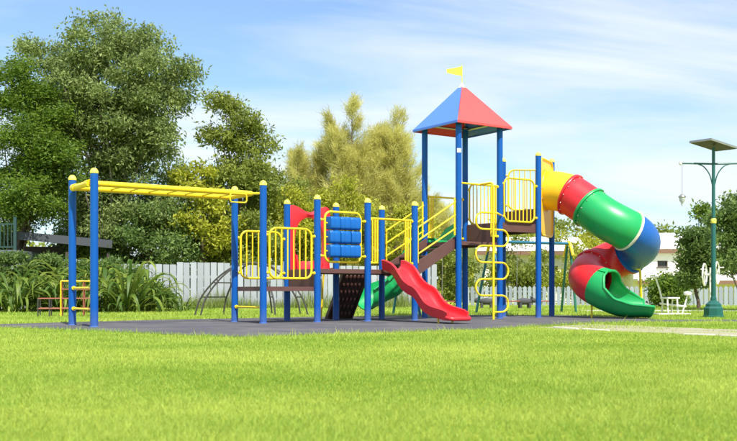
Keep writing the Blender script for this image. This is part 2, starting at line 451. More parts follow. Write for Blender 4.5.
# ------------------------------------------------------------------ the play structure
ps = thing('playground_structure', 'blue-posted play structure with yellow bars, slides and a roofed tower on rubber matting', 'playground', ORG, TH)
PR = 0.066                                   # post radius
H_LAD, H_LOW, H_HIGH = 2.63, 2.43, 3.74
LAD = -3.18
Z1, Z2, Z3, Z4, Z5 = 0.70, 1.05, 1.69, 2.14, 2.50      # deck tops
EX, EY, EZ = Vector((1, 0, 0)), Vector((0, 1, 0)), Vector((0, 0, 1))
C = lambda k: k * S
B0, B1 = 0.0, 1.18
APX = (C(6) + S * 0.866, 0.59)
ROOF_C, HS, Z_EAVE, Z_APEX = (C(4.5), 0.59), 0.775, 4.22, 5.20

def post(a, b, h, cap=True):
    p = MB().lathe([(PR + .012, -0.3), (PR + .012, 0.018), (PR, 0.03), (PR, h - 0.04)], 20, (0, 0, 0)).build('post', 'blue', ps)
    p.location = (a, b, 0)
    if cap:
        MB().lathe([(PR + .004, h - .05), (PR + .005, h - .02), (PR * .90, h + .006), (PR * .6, h + .032), (0.012, h + .043)], 20).build('cap', 'cap', p)
    else:
        MB().lathe([(PR + .004, h - .06), (PR + .004, h - .035)], 16).build('collar', 'bolt', p)
    return p
post(LAD, B0, H_LAD); post(LAD, B1, H_LAD); post(0, B0, H_LAD); post(0, B1, H_LAD)
for k in (1, 2, 3): post(C(k), B0, H_LOW); post(C(k), B1, H_LOW)
tower_posts = []
for k in (4, 5):
    for b in (B0, B1): tower_posts.append(post(C(k), b, 4.40, cap=False))
post(C(6), B0, H_HIGH); post(C(6), B1, H_HIGH); post(APX[0], APX[1], H_HIGH)
# small white sticker on the tower's front post
st = MB(); st.loft([[Vector((math.cos(a) * (PR + .003), math.sin(a) * (PR + .003), z)) for a in [math.pi * (1.12 + .42 * i / 8) for i in range(9)]] for z in (3.57, 3.66)], closed_ring=False, caps=False)
st.build('sticker', 'white_p', tower_posts[0])

def clamp(mb, p, d, r=PR):
    """pipe stub and collar from a post at p towards unit direction d"""
    p, d = Vector(p), Vector(d)
    mb.tube([p + d * (r - .01), p + d * (r + .02)], 0.034, 10)

def deck(name, poly, z, th=0.085):
    """plate with a rolled lip and recessed underside ribs"""
    n = len(poly); m = MB()
    c = Vector((sum(p[0] for p in poly) / n, sum(p[1] for p in poly) / n, 0))
    inn = [Vector((p[0], p[1], 0)).lerp(c, 0.04) for p in poly]
    top = [(p[0], p[1], z) for p in poly]; bot = [(p[0], p[1], z - th) for p in poly]
    ib = [(p.x, p.y, z - th) for p in inn]; it = [(p.x, p.y, z - .02) for p in inn]
    fs = [tuple(range(n))]
    for i in range(n):
        j = (i + 1) % n
        fs += [(i, n + i, n + j, j), (n + i, 2 * n + i, 2 * n + j, n + j), (2 * n + i, 3 * n + i, 3 * n + j, 2 * n + j)]
    fs.append(tuple(3 * n + i for i in range(n)))
    m.add(top + bot + ib + it, fs)
    return m.build(name, 'brown', ps, smooth=False)
def rect(a0, a1, b0=0.03, b1=1.15): return [(a0, b0), (a1, b0), (a1, b1), (a0, b1)]
deck('deck', rect(.02, C(1) - .01), Z1)
deck('deck', rect(C(1) + .005, C(2) - .004), Z2)
deck('deck', rect(C(2) + .004, C(3) - .01), Z2)
deck('deck', rect(C(4) + .01, C(5) - .01), Z3)
deck('deck', rect(C(5) + .005, C(6) - .005), Z4, 0.20)
deck('deck', [(C(6) + .02, .04), (APX[0] - .05, APX[1]), (C(6) + .02, 1.14)], Z5, 0.12)
for a, z0, z1 in ((C(1), Z1 - .07, Z2 - .005), (C(5), Z3 - .07, Z4 - .01), (C(6), Z4 - .15, Z5 - .01)):
    r = MB().box((a, .59, (z0 + z1) / 2), (.022, 1.04, z1 - z0), None, .006)
    rp = r.build('riser_panel', 'brown', ps, smooth=False)

BR = 0.019                                   # barrier pipe radius
def barrier(p, q, z0, z1, nb=6, r=0.15, inset=.13, lab=None):
    """rounded yellow pipe frame between two posts with upright bars and four clamps"""
    p, q = Vector((p[0], p[1], 0)), Vector((q[0], q[1], 0)); d = (q - p); Lg = d.length; d.normalize()
    m = MB(); w = Lg - 2 * inset
    m.tube(rounded_rect(p + d * inset + EZ * z0, d, EZ, w, z1 - z0, r), BR + .003, 10, closed=True)
    for z in (z0 + r * .7, z1 - r * .9):
        m.tube([p + d * (PR - .01), p + d * (inset + .01)], BR, 8); m.v[-16:] = [(x, y, zz + z) for x, y, zz in m.v[-16:]]
        m.tube([q - d * (PR - .01), q - d * (inset + .01)], BR, 8); m.v[-16:] = [(x, y, zz + z) for x, y, zz in m.v[-16:]]
        for e, s in ((p, 1), (q, -1)):
            m.tube([e + d * s * (PR - .012) + EZ * z, e + d * s * (PR + .022) + EZ * z], .032, 10)
    o = m.build('barrier', 'yellow', ps)
    for i in range(1, nb + 1):
        x = inset + w * i / (nb + 1); e = .0
        dx_ = min(x - inset, w - (x - inset))
        if dx_ < r: e = r - math.sqrt(max(0, r * r - (r - dx_) ** 2))
        MB().tube([p + d * x + EZ * (z0 + e), p + d * x + EZ * (z1 - e)], BR * .72, 8, caps=False).build('bar', 'yellow', o)
    return o
barrier((0, 0), (C(1), 0), .855, 1.80)
barrier((0, B1), (C(1), B1), .87, 1.80)
barrier((C(5), 0), (C(6), 0), Z4 + .03, 3.13, 7)
barrier((C(5), B1), (C(6), B1), Z4 + .03, 3.10, 7)
barrier((C(6), B1), APX, Z5 + .05, 3.50, 6)

def entry_guard(p, q, z, ztop, wing=.15, nb=3, sides=(1, 1)):
    """top bar between two posts with a narrow wing of bars at each side"""
    p, q = Vector((p[0], p[1], 0)), Vector((q[0], q[1], 0)); d = (q - p).normalized()
    m = MB(); m.tube([p + d * (PR - .01) + EZ * ztop, q - d * (PR - .01) + EZ * ztop], BR + .002, 10)
    o = None
    for s, e in zip((1, -1), (p, q)):
        if not sides[0 if s == 1 else 1]: continue
        for z_ in (z + .13, ztop - .02): m.tube([e + d * s * (PR - .012) + EZ * z_, e + d * s * (PR + .022) + EZ * z_], .032, 10)
        m.tube(fillet([e + d * s * (PR - .01) + EZ * (z + .13), e + d * s * (PR + wing + .02) + EZ * (z + .13), e + d * s * (PR + wing + .02) + EZ * ztop], .05), BR, 8)
    o = m.build('entry_guard', 'yellow', ps)
    for s, e, on in zip((1, -1), (p, q), sides):
        if not on: continue
        for i in range(nb):
            x = PR + .05 + wing * i / (nb - 1) * .82
            MB().tube([e + d * s * x + EZ * (z + .12), e + d * s * x + EZ * ztop], BR * .85, 8).build('bar', 'yellow', o)
    return o
entry_guard((C(2), 0), (C(3), 0), Z2, 2.07)
entry_guard((C(4), B1), (C(5), B1), Z3, 2.74)
entry_guard((C(4), 0), (C(5), 0), Z3, 2.93, .17, 3, (0, 1))

# monkey bars from the end posts to the first deck
ol = MB()
zc = 2.43
for b in (.16, 1.02): ol.tube([(LAD - .03, b, zc), (-.17, b, zc)], .050, 12)
for a in (LAD - .03, -.17): ol.tube([(a, .16, zc), (a, 1.02, zc)], .050, 12)
for b, e, s_ in ((0, .16, 1), (1.18, 1.02, -1)):
    ol.tube([(0, b, zc), (-.17, e, zc)], .022, 8)
    ol.tube([(LAD, b + (PR - .01) * s_, zc), (LAD, e + .01 * s_, zc)], .036, 8)
for s_ in (-1, 1): ol.tube([(LAD - .03, .59 - s_ * .45, zc - .0), (LAD - .03, .59 - s_ * .30, zc)], .064, 10)
overhead = ol.build('overhead_ladder', 'yellow', ps)
for i in range(8):
    a = LAD + .28 + i * .355
    MB().tube([(a, .11, zc + .005), (a, 1.07, zc + .005)], .017, 10).build('rung', 'yellow', overhead)
MB().tube(rounded_rect((-.62, .12, 2.25), EX, EZ, .34, .16, .05), .013, 8, closed=True).build('hand_grip', 'yellow', overhead)

def rung(a, z):
    m = MB().tube([(a, PR - .01, z), (a, B1 - PR + .01, z)], .02, 10)
    for b, s in ((0, 1), (B1, -1)): m.tube([(a, b + s * (PR - .012), z), (a, b + s * (PR + .03), z)], .036, 10)
    return m.build('rung', 'yellow', ps)
rung(LAD, .667); rung(LAD, .305); rung(0, .31)

# noughts and crosses panel: yellow frame, three axles, nine blue rollers
rp = MB(); a0, a1 = 1.345, 2.18
rp.tube(rounded_rect((a0, 0, 1.185), EX, EZ, a1 - a0, .975, .13), BR + .005, 10, closed=True)
for z in (1.30, 2.0):
    for e, s in ((C(1), 1), (C(2), -1)):
        rp.tube([(e + s * (PR - .012), 0, z), (e + s * (PR + .022), 0, z)], .032, 10)
        rp.tube([(e + s * (PR - .012), 0, z), (a0 if s == 1 else a1, 0, z)], BR, 8)
for i in range(3): rp.tube([(a0, 0, 1.395 + .272 * i), (a1, 0, 1.395 + .272 * i)], .014, 8)
rpo = rp.build('roller_panel', 'yellow', ps)
rb_ = MB(); rings = []
for z_, sc2 in ((-.117, .86), (-.112, .96), (-.10, 1.0), (-.02, 1.0), (-.012, .965), (.012, .965), (.02, 1.0), (.10, 1.0), (.112, .96), (.117, .86)):
    rings.append([Vector(((p.x - .124) * sc2, (p.z - .124) * sc2, z_)) for p in rounded_rect((0, 0, 0), EX, EZ, .248, .248, .05, 4)])
rb_.loft(rings)
rm = rb_.mesh('roller', ang=30); rm.materials.append(M['roller'])
for i in range(3):
    for j in range(3):
        o = obj('roller', rm, None, rpo); o.location = (1.520 + .241 * i, 0, 1.395 + .272 * j); o.rotation_euler = (random.uniform(-.10, .10), R(90), 0)

# stairs to the tower
sw = MB()
for b in (.09, 1.09):
    A = [(C(3) - .02, Z2 - .10), (C(3) - .02, Z2 + .10), (C(4) - .02, Z3 + .10), (C(4) - .02, Z3 - .16), (C(3) + .12, Z2 - .12)]
    sw.loft([[Vector((x, b - .02, z)) for x, z in A], [Vector((x, b + .02, z)) for x, z in A]])
stairs = sw.build('stairs', 'brown', ps, smooth=False)
for i in range(3):
    z = Z2 + (Z3 - Z2) * (i + 1) / 4; x = C(3) + (C(4) - C(3)) * (i + .55) / 3.3
    MB().box((x, .59, z - .02), (.34, .95, .04), None, .008).build('tread', 'brown', stairs, smooth=False)
for b in (.03, 1.15):
    hr = MB(); st_, en = C(3) + .10, C(4) - .085
    o = None
    for k, (lo, hi) in enumerate(((.33, .25), (.61, .54), (.88, .82))):
        z0_, z1_ = Z2 + lo, Z3 + hi
        pts = [(C(3) + PR - .01, b * .9 + (.02 if b < .5 else .06), z0_ - .01), (st_, b, z0_), (en, b, z1_), (C(4) - PR + .01, b, z1_ + .02)]
        hr.tube(pts, BR * .95, 8)
    o = hr.build('handrail', 'yellow', ps)
    for x, q in ((st_, 0), (en, 1)):
        zb = (Z2 + .15) if q == 0 else (Z3 + .12); zt = (Z2 + .92) if q == 0 else (Z3 + .92)
        MB().tube([(x, b, zb), (x, b, zt)], BR * 1.1, 8).build('upright', 'yellow', o)

# ---- slides
def trough(path, side, profile):
    """sweep an open profile given as a closed loop of (across, up) points along a path"""
    rings = []
    for i, p in enumerate(path):
        t = (path[min(i + 1, len(path) - 1)] - path[max(i - 1, 0)]).normalized()
        s = side(i, t); s = (s - t * s.dot(t)).normalized(); n = s.cross(t).normalized()
        if n.z < 0: n = -n
        rings.append([p + s * x + n * y for x, y in profile(i / (len(path) - 1))])
    return rings

def u_profile(hw, wall, th, bed=.0):
    """bed with rounded corners, upright walls with a thick rolled top edge"""
    outer, inner = [], []
    r = min(.09, wall * .6)
    L_ = []
    L_ += [(-hw - .045, wall - .015), (-hw - .055, wall + .012), (-hw - .03, wall + .03), (-hw, wall + .018)]
    L_ += [(-hw, r)]; L_ += [(-hw + r * (1 - math.cos(a)), r * (1 - math.sin(a))) for a in (R(30), R(60), R(90))]
    L_ += [(hw - r * (1 - math.cos(a)), r * (1 - math.sin(a))) for a in (R(90), R(60), R(30))]; L_ += [(hw, r)]
    L_ += [(hw, wall + .018), (hw + .03, wall + .03), (hw + .055, wall + .012), (hw + .045, wall - .015)]
    L_ += [(hw + .038, .0), (hw + .02, -th), (-hw - .02, -th), (-hw - .038, .0)]
    return L_
# red wave slide off the middle deck
pts = []
for t, z in ((.02, 1.07), (.12, 1.065), (.35, .97), (.62, .72), (.84, .60), (1.06, .52), (1.32, .29), (1.55, .19), (1.78, .145), (1.98, .11), (2.1, .105)):
    pts.append((C(2.5), -t, z))
path = catmull(pts, 5)
def redprof(t):
    w = interp(t, [0, .08, .9, 1], [.15, .145, .135, .10])
    return u_profile(.215, w, .035)
rs = MB().loft(trough(path, lambda i, t: EX, redprof))
# rounded nose lip
rsl = rs.build('wave_slide', 'red_p', ps, ang=50)
rsl['label'] = 'red plastic wave slide with raised sides'
MB().tube(fillet([(C(2.5) - .25, -2.07, .13), (C(2.5) - .22, -2.19, .10), (C(2.5) + .22, -2.19, .10), (C(2.5) + .25, -2.07, .13)], .1), .038, 10).build('slide_lip', 'red_p', rsl)
for b_, da in ((-1.72, 0.17), (-1.72, -0.17)):
    MB().tube([(C(2.5) + da, b_, .12), (C(2.5) + da, b_ - .03, -.05)], .018, 8).build('foot', 'yellow', rsl)

# green curved slide at the back of the tower
cx, cy, Rg = C(4.5), B1, 1.08
pth = [Vector((cx, cy + .02, 1.70)), Vector((cx, cy + .18, 1.66))]
for i in range(1, 22):
    a = math.pi / 2 * i / 21
    pth.append(Vector((cx - Rg * (1 - math.cos(a)), cy + .22 + Rg * math.sin(a), interp(a, [0, .5, 1.0, 1.57], [1.60, 1.06, .50, .24]))))
pth += [Vector((cx - Rg - .10, cy + .22 + Rg, .185)), Vector((cx - Rg - .22, cy + .22 + Rg, .17))]
def gside(i, t): return Vector((t.y, -t.x, 0))
def half(r, th, wall=.12):
    o = [(-r, wall)] + [(r * math.cos(a), r * math.sin(a)) for a in [R(180 + 15 * i) for i in range(13)]] + [(r, wall)]
    q = [(r - th, wall)] + [((r - th) * math.cos(a), (r - th) * math.sin(a)) for a in [R(360 - 15 * i) for i in range(13)]] + [(-r + th, wall)]
    lipa = [(r + .03, wall), (r + .035, wall + .025), (r - th, wall + .03)]; lipb = [(-r + th, wall + .03), (-r - .035, wall + .025), (-r - .03, wall)]
    return [(x, (y if y > 0 else y * .85) + .34) for x, y in o[:-1] + [(r, wall)] + lipa + q[1:-1] + lipb]
gs = MB().loft(trough(pth, gside, lambda t: half(.40, .03))).build('curved_slide', 'green_p', ps, ang=50)
MB().tube([(cx - Rg - .1, cy + .22 + Rg, .2), (cx - Rg - .1, cy + .22 + Rg, -.05)], .025, 8).build('foot', 'yellow', gs)
# moulded green threshold between deck and slide
MB().box((cx, cy + .05, 1.735), (.95, .12, .06), None, .02).build('threshold', 'green_p', gs)

# red moulded arch with a bench seat at the back of the second deck
hc = C(1.5)
outl = catmull([(-.50, 0, 1.02), (-.47, 0, 1.35), (-.46, 0, 1.8), (-.50, 0, 2.2), (-.44, 0, 2.37), (-.28, 0, 2.35), (-.08, 0, 2.26), (.08, 0, 2.26), (.28, 0, 2.35), (.44, 0, 2.37), (.50, 0, 2.2), (.46, 0, 1.8), (.47, 0, 1.35), (.50, 0, 1.02)], 4)
innl = catmull([(-.24, 0, 1.10), (-.33, 0, 1.33), (-.35, 0, 1.6), (-.33, 0, 1.83), (-.24, 0, 2.03), (-.11, 0, 2.12), (-.02, 0, 2.14), (.02, 0, 2.14), (.11, 0, 2.12), (.24, 0, 2.03), (.33, 0, 1.83), (.35, 0, 1.6), (.33, 0, 1.33), (.24, 0, 1.10)], 4)
hood = MB(); rings = []
for o_, i_ in zip(outl, innl):
    y0, y1 = B1 + .06, B1 + .19
    m_ = (o_ + i_) / 2
    rings.append([Vector((hc + p.x, y, p.z)) for p, y in ((o_, y0 + .03), (m_, y0), (i_, y0 + .03), (i_, y1), (o_, y1))])
hood.loft(rings)
hs = hood.build('arch_panel', 'red_p', ps, ang=50)
pts = [(hc, B1 + t, z) for t, z in ((.02, 1.08), (.15, 1.06), (.30, 1.07), (.42, 1.14), (.48, 1.24))]
MB().loft(trough(catmull(pts, 5), lambda i, t: EX, lambda t: u_profile(.30, interp(t, [0, .3, 1], [.26, .22, .10]), .035))).build('arch_seat', 'red_p', hs, ang=50)

# dark climbing ramp behind the third deck
cr = MB()
ra, rb, rz0, rz1 = C(2.5) - .05, B1, Z2 - .03, -.02
sl = Vector((0, .70, rz1 - rz0)); ln = sl.length; sdn = sl.normalized(); sup = EX.cross(sdn).normalized()
if sup.z < 0: sup = -sup
rm3 = Matrix((EX, sdn, sup)).transposed()
cr.box(Vector((ra, rb + .06, rz0)) + sdn * ln / 2, (.60, ln, .03), rm3)
for s_ in (-1, 1): cr.box(Vector((ra + s_ * .31, rb + .06, rz0)) + sdn * ln / 2, (.055, ln + .02, .10), rm3, .015)
ramp = cr.build('climbing_ramp', 'dark_plastic', ps, smooth=False)
hold = MB()
hold.lathe([(.045, -.012), (.043, .02), (.026, .036), (.006, .04)], 8)
hm = hold.mesh('foothold'); hm.materials.append(M['brown'])
for i in range(6):
    for j in range(5):
        for s_ in (-1, 1):
            o = obj('foothold', hm, None, ramp)
            p = Vector((ra - .2 + .1 * j, rb + .06, rz0)) + sdn * (.12 + .19 * i) + sup * .015 * s_
            mt = Matrix((EX * .8, sdn * 1.5, sup * s_)).transposed().to_4x4(); mt.translation = p; o.matrix_local = mt
gr = MB().tube(fillet([(C(2) + .03, B1 + .05, Z2 + .05), (C(2) - .02, B1 + .45, Z2 + .02), (C(2) - .06, B1 + .52, -.05)], .16), .02, 8).build('grab_rail', 'yellow', ps)

# serpentine pole climber in front of the tower
sa, sb = C(4.5), -.45
sc_ = MB(); sc_.tube(fillet([(sa + .02, 0, 2.93), (sa, sb, 2.93), (sa, sb, -.05)], .12), .026, 10)
zt, dz, hw, rr = 2.285, .353, .46, .176
pts = [Vector((C(5) - .02, -.06, zt)), Vector((sa + .12, sb + .02, zt))]
z = zt
for k in range(6):
    s_ = -1 if k % 2 == 0 else 1
    cxx = sa + s_ * (hw - rr)
    pts += arc((cxx, sb + .04, z - rr), rr, math.pi / 2, math.pi / 2 + math.pi, 9, Vector((1 if s_ < 0 else -1, 0, 0)), EZ)
    z -= dz
pts.append(Vector((sa, sb + .02, z)))
sc_.tube(pts, .021, 9)
sc_.build('serpentine_climber', 'yellow', ps)

# ---- tower roof
zr = MB()
cor = [Vector((ROOF_C[0] + sx * HS, ROOF_C[1] + sy * HS, Z_EAVE)) for sx, sy in ((-1, -1), (1, -1), (1, 1), (-1, 1))]
apx = Vector((ROOF_C[0], ROOF_C[1], Z_APEX))
for i in range(4):
    zr.tube([cor[i] + (apx - cor[i]) * .02 - EZ * .02, apx - EZ * .08], .02, 8)
    zr.tube([cor[i].lerp(apx, .17) - EZ * .05, cor[(i + 1) % 4].lerp(apx, .17) - EZ * .05], .022, 8)
roof = zr.build('roof', 'bolt', ps)
for i in range(4):
    a_, b_ = cor[i], cor[(i + 1) % 4]
    n_ = (b_ - a_).cross(apx - a_).normalized()
    if n_.z < 0: n_ = -n_
    t_ = .014
    a2, b2, p2 = a_.lerp(b_, .004), b_.lerp(a_, .004), apx
    k = MB(); NS = 6
    rows = []
    for q in range(NS + 1):
        f_ = q / NS * .955; lift = .035 * math.sin(math.pi * q / NS) * 0.0
        rows.append((a2.lerp(p2, f_), b2.lerp(p2, f_)))
    vs = []; fs = []
    for (l_, r_) in rows: vs += [l_ + n_ * t_, r_ + n_ * t_, r_, l_]
    for q in range(NS):
        for e in range(4): fs.append((q * 4 + e, q * 4 + (e + 1) % 4, (q + 1) * 4 + (e + 1) % 4, (q + 1) * 4 + e))
    fs += [(3, 2, 1, 0), tuple(NS * 4 + e for e in range(4))]
    # turned-down eave lip
    k.add(vs, fs)
    dn = -EZ * .045
    k.add([a_ + n_ * t_ + EZ * .002, b_ + n_ * t_ + EZ * .002, b_ + n_ * t_ + dn, a_ + n_ * t_ + dn, a_ + EZ * .002, b_ + EZ * .002, b_ + dn, a_ + dn], [(0, 1, 2, 3), (4, 7, 6, 5), (0, 3, 7, 4), (1, 5, 6, 2), (2, 6, 7, 3), (0, 4, 5, 1)])
    k.build('roof_panel', 'roof_red' if i in (0, 2) else 'roof_blue', roof, smooth=False)
MB().lathe([(.075, Z_APEX - .09), (.085, Z_APEX - .07), (.045, Z_APEX - .01), (.02, Z_APEX + .03), (.012, Z_APEX + .05)], 14, (apx.x, apx.y, 0)).build('finial', 'white_p', roof)
MB().tube([(apx.x, apx.y, Z_APEX + .02), (apx.x, apx.y, Z_APEX + .43)], .012, 8).build('flag_pole', 'cap', roof)
fl = MB(); top, bot = [], []
fd = Vector((-.80, .60, 0)).normalized(); fw = Vector((fd.y, -fd.x, 0))
for i in range(9):
    t = i / 8; off = fw * (.028 * math.sin(t * 5.2) * t); c_ = apx + fd * (.01 + .33 * t) + off
    hgt = .21 * (1 - .62 * t)
    top.append(c_ + EZ * (.41 - .0 * t - (.21 - hgt) * .5)); bot.append(c_ + EZ * (.20 + (.21 - hgt) * .5))
fl.loft([[top[i] + fw * .003, bot[i] + fw * .003, bot[i] - fw * .003, top[i] - fw * .003] for i in range(9)])
fl.build('flag', 'flag', roof)

# ---- spiral tube slide
P0w = W((C(6) + APX[0]) / 2, APX[1] / 2)
psi0 = TH - R(60)
RT, TR = .57, .455
TP = []; p_, q_, S_END_ARC = P0w.copy(), psi0, None
for i in range(700):                                   # heading: straight, a slight swing out, then one full left turn
    TP.append(p_.copy()); s_ = i * .01
    if s_ < .15: k_ = 0
    elif s_ < .80: k_ = (R(-42) - psi0) / .65
    elif s_ < 1.40: k_ = 0
    elif q_ < R(357): k_ = 1 / RT
    else:
        k_ = 0; S_END_ARC = S_END_ARC or s_
    q_ += k_ * .01; p_ = p_ + Vector((math.cos(q_), math.sin(q_), 0)) * .01
ZS = ([0, .3, .6, .9, 1.2, 1.6, 2.05, 2.63, 3.54, 4.45, 5.37, 5.8, 6.3], [2.96, 2.93, 2.83, 2.64, 2.43, 2.17, 1.94, 1.68, 1.32, .92, .545, .50, .485])
zfit = catmull([(s, 0, z) for s, z in zip(*ZS)], 8)
zx, zy = [p.x for p in zfit], [p.z for p in zfit]
def tube_pt(s):
    z = interp(s, zx, zy)
    f_ = min(max(s, 0) / .01, 698.0); p = TP[int(f_)].lerp(TP[int(f_) + 1], f_ - int(f_))
    return Vector((p.x, p.y, z))
def frame(s):
    p = tube_pt(s); t = (tube_pt(s + .04) - tube_pt(max(s - .04, 0))).normalized()
    sd = t.cross(EZ).normalized(); up = sd.cross(t).normalized()
    return p, t, sd, up
def ring(s, r, n=36):
    p, t, sd, up = frame(s)
    return [toL(p + sd * (r * math.sin(2 * math.pi * j / n)) + up * (r * math.cos(2 * math.pi * j / n))) for j in range(n)]
# entry panel: thick yellow plate with rounded ears around the tube mouth
pe = (Vector((APX[0], APX[1], 0)) - Vector((C(6), 0, 0))); pl_ = pe.length; pe.normalize(); pn = Vector((pe.y, -pe.x, 0))
pc = Vector(((C(6) + APX[0]) / 2, APX[1] / 2, 0))
outp = rounded_rect(pc - pe * (pl_ / 2 - PR - .005) + EZ * 1.90 - pn * .02, pe, EZ, pl_ - 2 * PR - .01, 1.76, .16, 6)
pm = MB(); n_ = len(outp)
pm.loft([[p for p in outp], [p + pn * .05 for p in outp]])
ts = pm.build('tube_slide', 'yellow_p', ps, ang=30)
MB().tube(outp and [p + pn * .05 for p in outp], .03, 8, closed=True).build('panel_rim', 'yellow_p', ts)
for i in range(12):
    an = 2 * math.pi * i / 12; c_ = pc + pn * .035 + pe * (.475 * math.cos(an)) + EZ * (2.97 + .475 * math.sin(an))
    MB().tube([c_, c_ + pn * .03], .016, 6).build('bolt', 'bolt', ts)
def tsec(s0, s1, mat, fl0=True, fl1=True, n=None, lab=None):
    k = max(4, int((s1 - s0) / .07)); m = MB()
    rr_ = [ring(s0 + (s1 - s0) * i / k, TR) for i in range(k + 1)]
    m.loft(rr_, caps=False)
    def flange(s, sg):
        w = .05
        prof_ = [(TR - .012, 0), (TR + .034, 0), (TR + .04, .012), (TR + .04, w - .012), (TR + .034, w), (TR - .012, w)]
        m.loft([ring(s + sg * z, r) for r, z in prof_], caps=False)
    if fl0: flange(s0 + .003, 1)
    if fl1: flange(s1 - .003, -1)
    o = m.build('tube_section', mat, ts, ang=45)
    if lab: o['label'] = lab
    return o
tsec(.0, .58, 'yellow_p', True, False, lab='yellow tube section at the top of the slide')
tsec(.575, 1.06, 'red_p', True, False)
tsec(1.055, 2.0, 'green_p', True, False)
m = MB(); m.loft([ring(1.99 + z, r) for r, z in [(TR - .01, 0), (TR + .03, 0), (TR + .036, .012), (TR + .03, .028), (TR - .01, .028)]], caps=False)
m.build('seam_ring', 'seam', ts)
tsec(2.005, 3.12, 'blue_p', False, True)
tsec(3.125, 3.98, 'red_p', True, True)
tsec(3.985, 4.90, 'red_p', True, False)
# exit: the tube opens upwards into a chute
S0, S1 = 4.895, 6.02
m = MB(); rings = []; edL, edR = [], []
K = 40
for i in range(K + 1):
    s = S0 + (S1 - S0) * i / K; p, t, sd, up = frame(s)
    x = max(0, (s - 5.02) / (S1 - 5.02))
    gam = R(2) + interp(x, [0, .10, .25, .55, 1], [0, R(46), R(70), R(84), R(104)])
    squash = 1 - .16 * x
    gr_ = interp(s, [S0, 5.1, 5.4, S1], [1.0, 1.03, 1.07, 1.07]); r_o, r_i = TR * gr_ + .012 * x, TR * gr_ - .028
    wide = 1 + .10 * x
    base = p - up * TR * (1 - squash) * .55
    def pt(a, r): return toL(base + sd * (r * math.sin(a) * wide) + up * (r * math.cos(a) * squash))
    n_ = 28; a0_ = interp(x, [0, .3, 1], [R(34), R(34), R(10)])
    ang = [a0_ + gam + (2 * math.pi - 2 * gam) * j / n_ for j in range(n_ + 1)]
    rings.append([pt(a, r_o) for a in ang] + [pt(a, r_i) for a in reversed(ang)])
    if gam > R(3): edL.append(pt(a0_ + gam, TR * gr_ - .008)); edR.append(pt(a0_ + 2 * math.pi - gam, TR * gr_ - .008))
endring = [rings[-1][j].lerp(rings[-1][-1 - j], .5) for j in range(29)]
m.loft(rings)
ex = m.build('tube_section', 'green_p', ts, ang=50)
ex['label'] = 'green open chute at the foot of the tube slide'
loop = edL + endring + list(reversed(edR))
MB().tube(loop, .032, 8, closed=True).build('rim', 'green_p', ex)
def sup(pts, r=.03, name='support'):
    MB().tube(fillet([toL(p) for p in pts], .12), r, 10).build(name, 'yellow', ts)
bmesh_ = MB().lathe([(.016, 0), (.016, .012), (.010, .02), (.002, .021)], 8).mesh('bolt'); bmesh_.materials.append(M['bolt'])
for s_ in (.66, 1.14, 3.21, 4.07):
    p, t, sd, up = frame(s_)
    for i in range(14):
        a_ = 2 * math.pi * (i + .5) / 14; o = obj('bolt', bmesh_, None, ts)
        rd = sd * math.sin(a_) + up * math.cos(a_)
        mt = Vector((rd.dot(U), rd.dot(V), rd.z)).to_track_quat('Z', 'Y').to_matrix().to_4x4(); mt.translation = toL(p + rd * (TR - .002)); o.matrix_local = mt
pb = tube_pt(2.75)
sup([pb + Vector((-.10, .06, -.47)), pb + Vector((.02, .06, -.50)), pb + Vector((.06, .06, -.55)), pb + Vector((.10, .06, -pb.z - .05))])
pb = tube_pt(4.85); sup([pb + Vector((-.12, .0, -.42)), pb + Vector((-.12, .0, -pb.z - .05))], .022)
for dx_ in (-.11, .11):
    pb = tube_pt(5.85); sup([pb + Vector((dx_ * .5, 0, -.36)), pb + Vector((dx_, 0, -pb.z - .05))], .02)

# ------------------------------------------------------------------ background play equipment
dome = thing('arch_climber', 'black pipe climbing frame with bowed legs standing on the lawn before the white fence', 'climbing frame', (at(254, 24.0), 24.0, 0))
legs = [(-1.50, .0), (-1.27, -.5), (-.86, .55), (.38, .75), (.60, -.6), (1.16, .35), (1.38, -.2)]
for i, (x, y) in enumerate(legs):
    top = Vector((x * .12, y * .2, 1.32)); bot = Vector((x, y, -.05))
    ptsl = [bot + (Vector((x * .86, y * .86, .5)) - bot) * 0, Vector((x * .90, y * .9, .42)), Vector((x * .66, y * .68, .88)), Vector((x * .38, y * .42, 1.20)), top]
    lg = MB().tube(catmull(ptsl, 5), .022, 8).build('leg', 'black_steel', dome)
for (i, j) in ((0, 1), (1, 2), (3, 4), (5, 6)):
    for f_, zz in ((.88, .47), (.70, .83)):
        a_, b_ = legs[i], legs[j]
        MB().tube([(a_[0] * f_, a_[1] * f_, zz), (b_[0] * f_, b_[1] * f_, zz)], .016, 8).build('rung', 'black_steel', dome)
rg = [Vector((x * .12, y * .2, 1.32)) for x, y in sorted(legs, key=lambda q: math.atan2(q[1], q[0]))]
MB().tube(rg, .024, 8, closed=True).build('hub_ring', 'black_steel', dome)

cube = thing('bar_climber', 'small brown and yellow pipe grid climber on the lawn before the strap-leaved plants', 'climbing frame', (at(66, 23.2), 23.2, 0), R(14))
def pipes(mat, nm, segs, r=.016):
    for a_, b_ in segs: MB().tube([a_, b_], r, 8).build(nm, mat, cube)
gx = [-.62, -.36, -.10, .16, .42, .60]
hts = [.44, .44, .86, .86, .86, .86]
for i, x in enumerate(gx):
    for y in (-.3, .3):
        pipes('yellow' if i in (2, 5) and y < 0 else ('black_steel' if i < 2 else 'rust_steel'), 'upright', [((x, y, -.05), (x, y, hts[i]))])
for z, x0 in ((.20, -.62), (.44, -.62), (.66, -.10), (.86, -.10)):
    for y in (-.3, .3): pipes('rust_steel' if z != .86 else 'yellow', 'crossbar', [((x0, y, z), (.60, y, z))])
    for x in gx:
        if x >= x0: pipes('rust_steel', 'crossbar', [((x, -.3, z), (x, .3, z))], .014)

